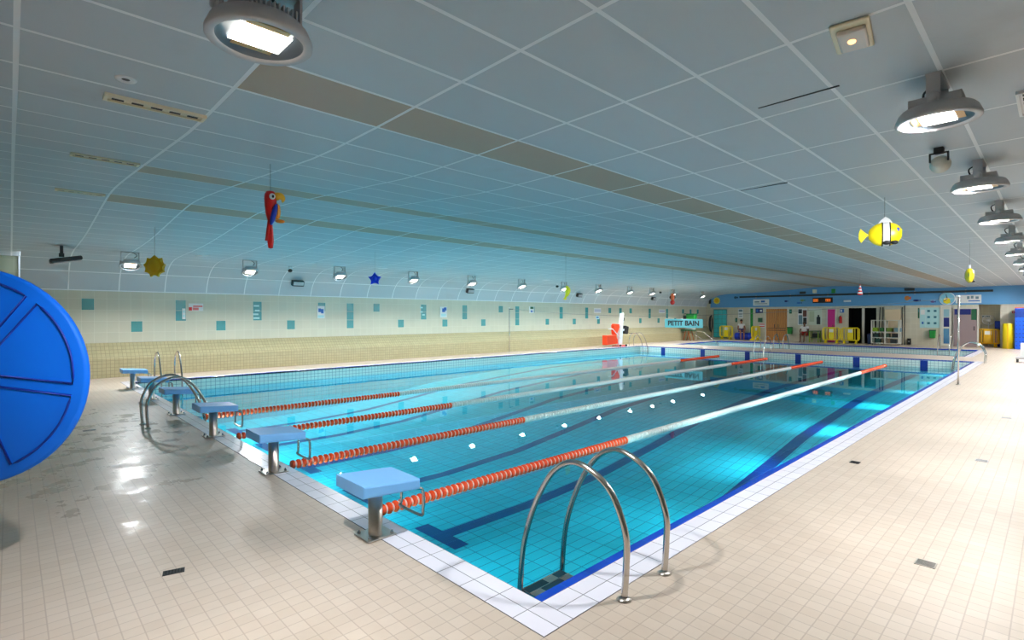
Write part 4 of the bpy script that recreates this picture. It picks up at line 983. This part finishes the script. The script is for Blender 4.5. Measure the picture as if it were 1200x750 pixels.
# foam roll and mats
xr = 37.2
ya, z_ = fw(1174.8, 379, xr); yb, _ = fw(1188, 379, xr)
t = thing('foam_roll', 'tall yellow foam roll standing by the right end of the far wall', 'foam roll', (xr, (ya+yb)/2, 0))
r = (ya-yb)/2; h_ = z_
mb = MB(); mb.lathe([(0, 0), (r, 0), (r, h_-.02), (r-.02, h_), (r*.3, h_), (r*.28, h_-.05), (0, h_-.05)], 32); mb.build('roll', ylw, t)
mb = MB(); mb.b2((-r-.012, -.02, .01), (-r+.02, .02, h_-.02)); mb.build('flap_edge', M['amber_yellow'], t)
xm = 36.9
ya, zt = fw(1187.5, 361, xm)
for k in range(3):
    y1 = ya-.06-k*.42
    t = thing('foam_mat', ['tall blue foam mat right of the yellow roll', 'tall blue foam mat second from the yellow roll, at the picture edge', 'third tall blue foam mat, past the picture edge'][k], 'foam mat', (xm+.35, y1-.2, 0), 0, 'blue foam mats at the right')
    mb = MB(); mb.b2((-.35, -.2, 0), (.45, .2, zt), .02, 2); mb.build('slab', M['matblue'], t)
    mb = MB()
    for q in range(9):
        for s in range(3): mb.lathe([(.0, -.355), (.025, -.355), (.025, -.349)], 10, 'x', (0, -.13+.13*s, .2+q*.22))
    mb.build('dimples', M['navy'], t)
    mb = MB(); mb.b2((-.352, -.2, zt-.5), (-.346, .2, zt-.03)); mb.build('dark_panel', mat('dark blue vinyl', (10, 56, 140), .5), t)
    mb = MB(); mb.b2((-.36, -.21, zt-.01), (.46, .21, zt+.03), .01); mb.build('top_edge', M['orange'], t)
fpanel('wall_call_point', 'small red call point left of the blue mats', 'call point', 1186, 364.4, 1189.5, 367.2, M['red'], XW, .06, [('button', .35, .3, .65, .7, M['white'])])
t = thing('step_stool', 'grey stand with white top cut by the right edge of the picture', 'stool', (26.0, -1.36, 0))
mb = MB(); mb.b2((-.2, -.25, .12), (.2, .25, .2), .02, 2); mb.build('base', M['lamp_grey'], t)
mb = MB(); mb.b2((-.12, -.2, .2), (.12, .12, .75), .02, 2); mb.build('column', M['white'], t)
for x in (-.15, .15):
    for y in (-.2, .2): mb = MB(); mb.b2((x-.03, y-.03, 0), (x+.03, y+.03, .125)); mb.build('leg', M['dark'], t)

# ------------------------------------------------------------------ people
def skin_mesh(name, verts, edges, radii, root, mm, parent, sub=1):
    me = bpy.data.meshes.new(name); me.from_pydata(verts, edges, []); o = bpy.data.objects.new(name, me); COL.objects.link(o); o.parent = parent
    sk = o.modifiers.new('skin', 'SKIN'); sk.use_smooth_shade = True
    for i, r in enumerate(radii): me.skin_vertices[0].data[i].radius = (r, r)
    me.skin_vertices[0].data[root].use_root = True
    sb = o.modifiers.new('sub', 'SUBSURF'); sb.levels = sb.render_levels = sub
    me.materials.append(mm); return o
class Fig:
    def __init__(self): self.v, self.e, self.r = [], [], []
    def add(self, p, r, par=None):
        self.v.append(tuple(p)); self.r.append(r); i = len(self.v)-1
        if par is not None: self.e.append((par, i))
        return i
    def chain(self, pts, rs, par):
        for p, r in zip(pts, rs): par = self.add(p, r, par)
        return par
def seated(label, loc, rz, h, lean, skin, shorts, hands, feet, hairlen=0):
    """figure facing local +x, sitting at height h"""
    t = thing('person', label, 'person', loc, rz)
    f = Fig(); P = f.add((0, 0, h+.09), .125)
    s1 = f.add((lean*.25, 0, h+.26), .12, P); s2 = f.add((lean*.6, 0, h+.44), .135, s1); nk = f.add((lean, 0, h+.6), .055, s2)
    n2 = f.add((lean+.02, 0, h+.67), .052, nk); hd = f.add((lean+.04, 0, h+.76), .088, n2); ht = f.add((lean+.03, 0, h+.85), .075, hd)
    f.add((lean+.145, 0, h+.755), .014, hd)                       # nose
    for s in (-1, 1): f.add((lean+.03, s*.1, h+.76), .016, hd)    # ears
    for s in (-1, 1):
        sh = f.add((lean*.9, s*.19, h+.53), .058, s2); hx, hy, hz = hands; hy *= s
        el = f.add(((lean+hx)/2-.04, s*.25, (h+.5+hz)/2-.06), .042, sh); wr = f.add((hx, hy, hz), .028, el)
        pm = f.add((hx+.07, hy, hz-.01), .034, wr)
        for q in range(4): f.chain([(hx+.12, hy+(q-1.5)*.022, hz-.012), (hx+.16-.008*abs(q-1.4), hy+(q-1.5)*.024, hz-.03)], [.01, .008], pm)
        f.chain([(hx+.08, hy-s*.045, hz), (hx+.115, hy-s*.055, hz-.01)], [.011, .009], pm)
        hp = f.add((.05, s*.1, h+.07), .1, P); fx, fy, fz = feet[0 if s < 0 else 1]
        kn = f.add((fx-.06 if fx > .3 else .42, s*.13+fy*.3, h+.06), .065, hp); an = f.add((fx, s*.12+fy, fz+.07), .04, kn)
        f.chain([(fx+.06, s*.12+fy, fz+.045), (fx+.17, s*.13+fy, fz+.03)], [.04, .03], an)
    skin_mesh('body', f.v, f.e, f.r, 0, skin, t)
    g_ = Fig(); a = g_.add((0, 0, h+.14), .15); b_ = g_.add((lean*.25, 0, h+.27), .145, a); c_ = g_.add((lean*.6, 0, h+.44), .155, b_); g_.add((lean*.9, 0, h+.55), .085, c_)
    for s in (-1, 1):
        sh = g_.add((lean*.9, s*.19, h+.52), .078, c_); hx = hands[0]; g_.add(((lean+hx)/2*.6, s*.23, h+.4), .066, sh)
    skin_mesh('shirt', g_.v, g_.e, g_.r, 0, M['shirt'], t)
    g_ = Fig(); a = g_.add((0, 0, h+.09), .14)
    for s in (-1, 1): q = g_.add((.08, s*.1, h+.075), .115, a); g_.add((.34, s*.125, h+.065), .088, q)
    skin_mesh('shorts', g_.v, g_.e, g_.r, 0, shorts, t)
    mb = MB(); mb.ball((lean+.015, 0, h+.815), (.108, .1, .1), 16, 10)
    if hairlen: mb.ball((lean-.04, 0, h+.74), (.07, .095, .12), 14, 8)
    mb.build('hair', M['hair'], t)
    for s in (-1, 1):
        mb = MB(); mb.ball((lean+.122, s*.035, h+.785), (.012, .014, .009), 8, 6); mb.build('eye', M['black'], t)
    return t
xp = 37.5
yp = fw(872, 392, xp)[0]
t = thing('gym_roll', 'blue vinyl roll lying on the far deck, used as a seat', 'foam roll', (xp, yp-.02, 0), 0)
mb = MB(); mb.lathe([(0, -.66), (.24, -.66), (.27, -.63), (.27, .63), (.24, .66), (0, .66)], 32, 'y', (0, 0, .27)); mb.build('roll', M['blue'], t)
for s in (-.3, .3): mb = MB(); mb.lathe([(.271, s-.03), (.276, s-.02), (.276, s+.02), (.271, s+.03)], 32, 'y', (0, 0, .27)); mb.build('band', M['navy'], t)
seated('seated person in white shirt and blue shorts turned right on a blue roll', (xp-.02, fw(868.5, 392, xp)[0], 0), -PI/2-rad(58), .64, .1, M['skin'], M['shorts_blue'], (.42, .12, .62), ((.62, 0, 0), (.5, 0, 0)))
xq = 37.3; yq = fw(942.8, 390, xq)[0]
t = thing('chair', 'dark plastic chair under the person in red shorts', 'chair', (xq+.08, yq, 0), PI)
mb = MB(); mb.b2((-.2, -.2, .385), (.22, .2, .415), .012, 2); mb.build('seat', M['dark'], t)
mb = MB(); mb.box((-.2, 0, .68), (.03, .4, .5), Matrix.Rotation(rad(-6), 3, 'Y'), .012, 2); mb.build('backrest', M['dark'], t)
for x in (-.17, .18):
    for y in (-.17, .17): mb = MB(); mb.cyl((x, y, 0), (x, y, .39), .016, 10); mb.build('leg', M['steel_brushed'], t)
seated('seated person in white top and red shorts facing the pool', (xq, yq, 0), PI, .51, .02, M['skin2'], M['shorts_red'], (.34, .15, .58), ((.48, 0, 0), (.5, 0, 0)))
# lime trestle with dark stuff beside
xt = 37.4; ya = fw(949.5, 385, xt)[0]; yb = fw(961, 385, xt)[0]; w_ = ya-yb
t = thing('side_table', 'lime green legged table beside the person in red shorts', 'table', (xt, (ya+yb)/2, 0))
mb = MB(); mb.b2((-.3, -w_/2, .74), (.3, w_/2, .78), .008); mb.build('top', M['dkgreen'], t)
for x in (-.26, .26):
    for y in (-w_/2+.04, w_/2-.04): mb = MB(); mb.b2((x-.025, y-.03, 0), (x+.025, y+.03, .74)); mb.build('leg', mat('lime leg', (140, 170, 60), .5), t)
mb = MB(); mb.b2((-.25, -w_/2+.06, .3), (.25, w_/2-.06, .33)); mb.build('lower_shelf', M['dkgreen'], t)
mb = MB(); mb.box((xt, (ya+yb)/2-.05, .335+.14), (.4, w_*.6, .28), None, .02); tag(mb.build('storage_box', M['black']), 'black box on the lower shelf of the green table', 'box')
# small blue grey waste bin by the doorway
y, _ = fw(1018.8, 390, 37.55)
t = thing('waste_bin', 'narrow blue grey bin between the dark doorway and the shelf trolley', 'bin', (37.55, y, 0))
mb = MB(); mb.lathe([(0, 0), (.1, 0), (.13, .62), (.12, .62), (.095, .03), (0, .03)], 20); mb.build('bucket', mat('blue grey plastic', (70, 96, 150), .5), t)
mb = MB(); mb.lathe([(.135, .6), (.14, .63), (.12, .64), (0, .68)], 20); mb.build('lid', M['navy'], t)
# column beside the turquoise screen with hoses, left corner
yh = fw(828, 380, 37.7)[0]; zt = fw(828, 369, 37.7)[1]; zb = fw(828, 389, 37.7)[1]
t = thing('hose_bundle', 'dark looped hose hanging in the far left corner', 'hose', (37.55, 16.68, zt))
mb = MB()
for k in range(5):
    a = .05+.025*k; mb.tube([(-.04-.02*k, a*1.0*math.sin(2*PI*q/24), -(zt-zb)/2+((zt-zb)/2-.02*k)*math.cos(2*PI*q/24)) for q in range(24)], .026, 8, closed=True)
mb.build('coil', mat('dark green hose', (34, 48, 52), .5), t)
mb = MB(); mb.b2((-.14, -.02, -.06), (.33, .02, .0)); mb.build('hook', M['steel_brushed'], t)

# ------------------------------------------------------------------ sign, toy rack, small-pool rails
A = hit(779.2, 373.8, 0, 28.4); B = hit(823.7, 384.5, 0, 28.4); w_, h2 = A.y-B.y, A.z-B.z
t = thing('pool_sign', 'teal board lettered PETIT BAIN hanging over the small pool', 'sign', (28.4, (A.y+B.y)/2, B.z))
mb = MB(); mb.b2((-.02, -w_/2, 0), (.02, w_/2, h2), .006); mb.build('board', M['sign_teal'], t)
cu = bpy.data.curves.new('lettering', 'FONT'); cu.body = 'PETIT BAIN'; cu.size = h2*.78; cu.extrude = .004; cu.align_x = 'CENTER'; cu.align_y = 'CENTER'; cu.offset = .014
to = bpy.data.objects.new('tmp', cu); COL.objects.link(to); bpy.context.view_layer.update()
me = bpy.data.meshes.new_from_object(to.evaluated_get(bpy.context.evaluated_depsgraph_get())); bpy.data.objects.remove(to)
me.materials.clear(); me.materials.append(M['ink'])
lo = bpy.data.objects.new('lettering', me); COL.objects.link(lo); lo.parent = t; lo.location = (-.024, 0, h2/2)
lo.rotation_euler = (PI/2, 0, -PI/2)
for s in (-1, 1):
    mb = MB(); y_ = s*w_*.42; mb.cyl((0, y_, h2-.01), (0, y_, zc(t.location.y+y_)-t.location.z), .004, 6); mb.build('wire', M['cable'], t)
XT = 33.3
yt = fw(807, 392, XT)[0]
t = thing('toy_rack', 'brown legged rack behind the teal sign in the far left corner', 'rack', (XT, yt, 0))
mb = MB(); mb.b2((-.3, -.45, .72), (.3, .45, .8)); mb.build('tray', M['dkgreen'], t)
for x in (-.24, .24):
    for s in (-1, 1): mb = MB(); mb.tube([(x, s*.28, 0), (x, s*.1, .74)], .03, 8); mb.build('leg', mat('orange brown leg', (180, 96, 40), .5), t)
mb = MB(); mb.b2((.24, -.4, .8), (.28, .4, 1.55)); mb.build('back_panel', M['offwhite'], t)
mb = MB(); mb.b2((-.26, -.42, 1.5), (.28, .42, 1.55)); mb.build('top_shelf', M['offwhite'], t)
zz = 1.55
ya_, z1_ = fw(810.5, 367.5, XT); t = thing('green_crate', 'bright green crate on top of the rack behind the teal sign', 'crate', (XT, ya_, zz))
mb = MB(); mb.prism([(-.29, 0), (.29, 0), (.32, z1_-zz), (-.32, z1_-zz)], -.22, .22, 'x', .02); mb.build('tub', M['green'], t); mb = MB(); mb.b2((-.25, -.34, z1_-zz-.05), (.25, .34, z1_-zz)); mb.build('lid', M['dkgreen'], t)
ya_, z1_ = fw(803, 367.5, XT); t = thing('hand_lantern', 'black handled case beside the green crate', 'case', (XT, ya_, zz))
mb = MB(); mb.b2((-.1, -.13, 0), (.1, .13, .3), .02, 2); mb.build('case', M['black'], t); mb = MB(); mb.tube(spline([(0, -.1, .3), (0, -.08, .4), (0, .08, .4), (0, .1, .3)], 4), .018, 8); mb.build('handle', M['black'], t)
for q, (pa, pb) in enumerate((((808, 388.5), (826, 399.5)), ((823, 388.5), (842, 402.5)))):
    xr_ = 33.6
    A = hit(*pa, 0, xr_+(.0 if q == 0 else -1.0)); B = hit(*pb, 0, xr_+(.0 if q == 0 else -1.0))
    t = thing('stair_rail', ['sloping steel handrail into the small pool, left one', 'sloping steel handrail into the small pool, right one'][q], 'handrail', (A.x, A.y, 0))
    d = B-A
    mb = MB(); mb.tube(spline([(0, .5, A.z+.0), (0, .1, A.z), d*.12+Vector((0, 0, A.z)), d*.9+Vector((0, 0, A.z)), d*1.0+Vector((0, 0, A.z-.1)), d*1.0+Vector((0, 0, A.z-.5))], 4), .03, 10); mb.build('rail', M['steel_brushed'], t)
    mb = MB(); mb.cyl((0, .45, 0), (0, .45, A.z), .028, 10); mb.build('post', M['steel_brushed'], t)

# ------------------------------------------------------------------ pool hoist
YH = 15.75
def hp(px, py, y=YH): h = hit(px, py, 1, y); return Vector((h.x, h.y, h.z))
hx0 = hp(726, 407).x
t = thing('pool_hoist', 'white and orange disabled-access hoist on the deck at the far left corner', 'hoist', (hx0, YH, 0))
O = Vector((hx0, YH, 0))
q = lambda px, py, y=YH: hp(px, py, y)-O
mb = MB(); mb.b2((-.42, -.25, .0), (.45, .25, .06), .015, 2); mb.build('base', M['red'], t)
mb = MB(); top = q(729, 367); mb.prism([(-.2, .06), (.16, .06), (.2, 1.0), (top.x+.06, top.z), (top.x-.1, top.z), (-.02, 1.1)], -.1, .1, 'y', .02); mb.build('column', M['white'], t)
s0, s1 = q(718.5, 379.5), q(724, 392)
mb = MB(); mb.prism([(s0.x, s1.z+.05), (s0.x-.03, s0.z-.1), (s0.x+.05, s0.z), (s1.x-.02, s0.z-.02), (s1.x+.02, s0.z-.2), (s0.x+.16, s1.z-.1)], -.13, .13, 'y', .03); mb.build('backrest', M['orange_red'] if 'orange_red' in M else M.setdefault('orange_red', mat('orange red seat', (240, 66, 20), .4)), t)
s0, s1 = q(708.5, 393), q(721.5, 403.5)
mb = MB(); mb.prism([(s0.x, s1.z), (s0.x, s0.z), (s1.x-.2, s0.z), (s1.x, (s0.z+s1.z)/2), (s1.x, s1.z+.05)], -.17, .17, 'y', .03); mb.build('seat', M['orange_red'], t)
mb = MB(); mb.tube([q(708, 385.5)+Vector((0, -.3, 0)), q(713, 385.5)+Vector((0, -.3, 0)), q(722, 396)+Vector((0, -.3, 0)), q(722, 400)], .025, 8); mb.build('arm', M['white'], t)
s0 = q(732.3, 386.5); mb = MB(); mb.box((s0.x, 0, s0.z), (.34, .3, .46), Matrix.Rotation(rad(12), 3, 'Y'), .03, 2); mb.build('motor_box', M['black'], t)
mb = MB(); mb.b2((0, -.08, s0.z-.06), (s0.x+.1, .08, s0.z+.06)); mb.build('motor_mount', M['white'], t)
s0 = q(730.3, 373.5); mb = MB(); mb.ball((s0.x-.02, 0, s0.z), (.1, .1, .16)); mb.build('head_knob', M['black'], t)
mb = MB(); 
for x in (-.3, .3): mb.lathe([(0, -.03), (.06, -.03), (.06, .03), (0, .03)], 14, 'y', (x, -.27, .06))
mb.build('wheel', M['black'], t)
s0 = q(733, 389); e0 = q(746, 390); mb = MB(); mb.tube(spline([s0, s0*.5+e0*.5+Vector((0, 0, -.06)), e0], 4), .02, 8); mb.build('push_handle', M['dark'], t)

# ------------------------------------------------------------------ unseen underwater lights added to brighten the water, near and start walls
def added_pool_light(loc, rz, label, W, down, spread):
    t = thing('pool_light', label, 'pool light', loc, rz, 'underwater lights')
    mb = MB(); mb.lathe([(.0, .0), (.16, .0), (.16, .014), (.13, .02), (.12, .012), (0, .012)], 24, 'x'); mb.build('bezel', M['steel'], t)
    L = bpy.data.lights.new('lamp_light', 'AREA'); L.shape = 'DISK'; L.size = .22; L.spread = rad(spread); L.energy = W; L.color = (.42, .9, 1)
    o = bpy.data.objects.new('lamp_light', L); COL.objects.link(o); o.parent = t; o.location = (.022, 0, 0); o.rotation_euler = (0, -PI/2+down, 0)
UW = 25.0
for k in range(8):
    x = 1.6+3.1*k; added_pool_light((x, .081, max(zfl(x)+.19, -.72) if x < 12 else ZW-.02), PI/2, 'round underwater light in the near long wall below the coping, %s from the start' % ORD[k], UW*(.1, .5, 1.4, 1.9, 1.6, 1.1, 1.0, .9)[k], rad(0), 65)
for k in range(5):
    added_pool_light((.001, 2.79+2.4*k, -.72), 0, 'round underwater light in the start wall below the coping, %s from the near corner' % ORD[k], UW*(.5, 1.1, 2.0, 2.6, 2.8)[k], rad(2), 75)

# ------------------------------------------------------------------ world, daylight, camera
wd = bpy.data.worlds.new('World'); SC.world = wd; wd.use_nodes = True
bg = wd.node_tree.nodes['Background']; bg.inputs[0].default_value = (.78, .9, 1.0, 1); bg.inputs[1].default_value = 2.6
for k, (a, bb) in enumerate(ADDED_WIN):
    L = bpy.data.lights.new('window_portal', 'AREA'); L.shape = 'RECTANGLE'; L.size = bb-a-.1; L.size_y = 2.1; L.cycles.is_portal = True
    o = bpy.data.objects.new('window_portal', L); COL.objects.link(o); o.location = ((a+bb)/2, -7.18, 1.8); o.rotation_euler = (PI/2, 0, 0)
cam = bpy.data.cameras.new('Camera'); co = bpy.data.objects.new('Camera', cam); COL.objects.link(co); SC.camera = co
cam.sensor_width = 36.0; cam.lens = FPX*36/1200; cam.clip_end = 200; cam.clip_start = .05
co.location = CAM; co.rotation_euler = (PI/2+PITCH, 0, YAW-PI/2)
SC.view_settings.view_transform = 'Standard'; SC.view_settings.look = 'None'; SC.view_settings.exposure = 0.22; SC.view_settings.gamma = 1.0; SC.view_settings.use_curve_mapping = False
cy = SC.cycles
cy.max_bounces = 8; cy.diffuse_bounces = 5; cy.glossy_bounces = 4; cy.transparent_max_bounces = 12; cy.sample_clamp_indirect = 6.0; cy.caustics_reflective = False; cy.caustics_refractive = False
cy.use_denoising = True
try: cy.denoiser = 'OPENIMAGEDENOISE'
except Exception: pass
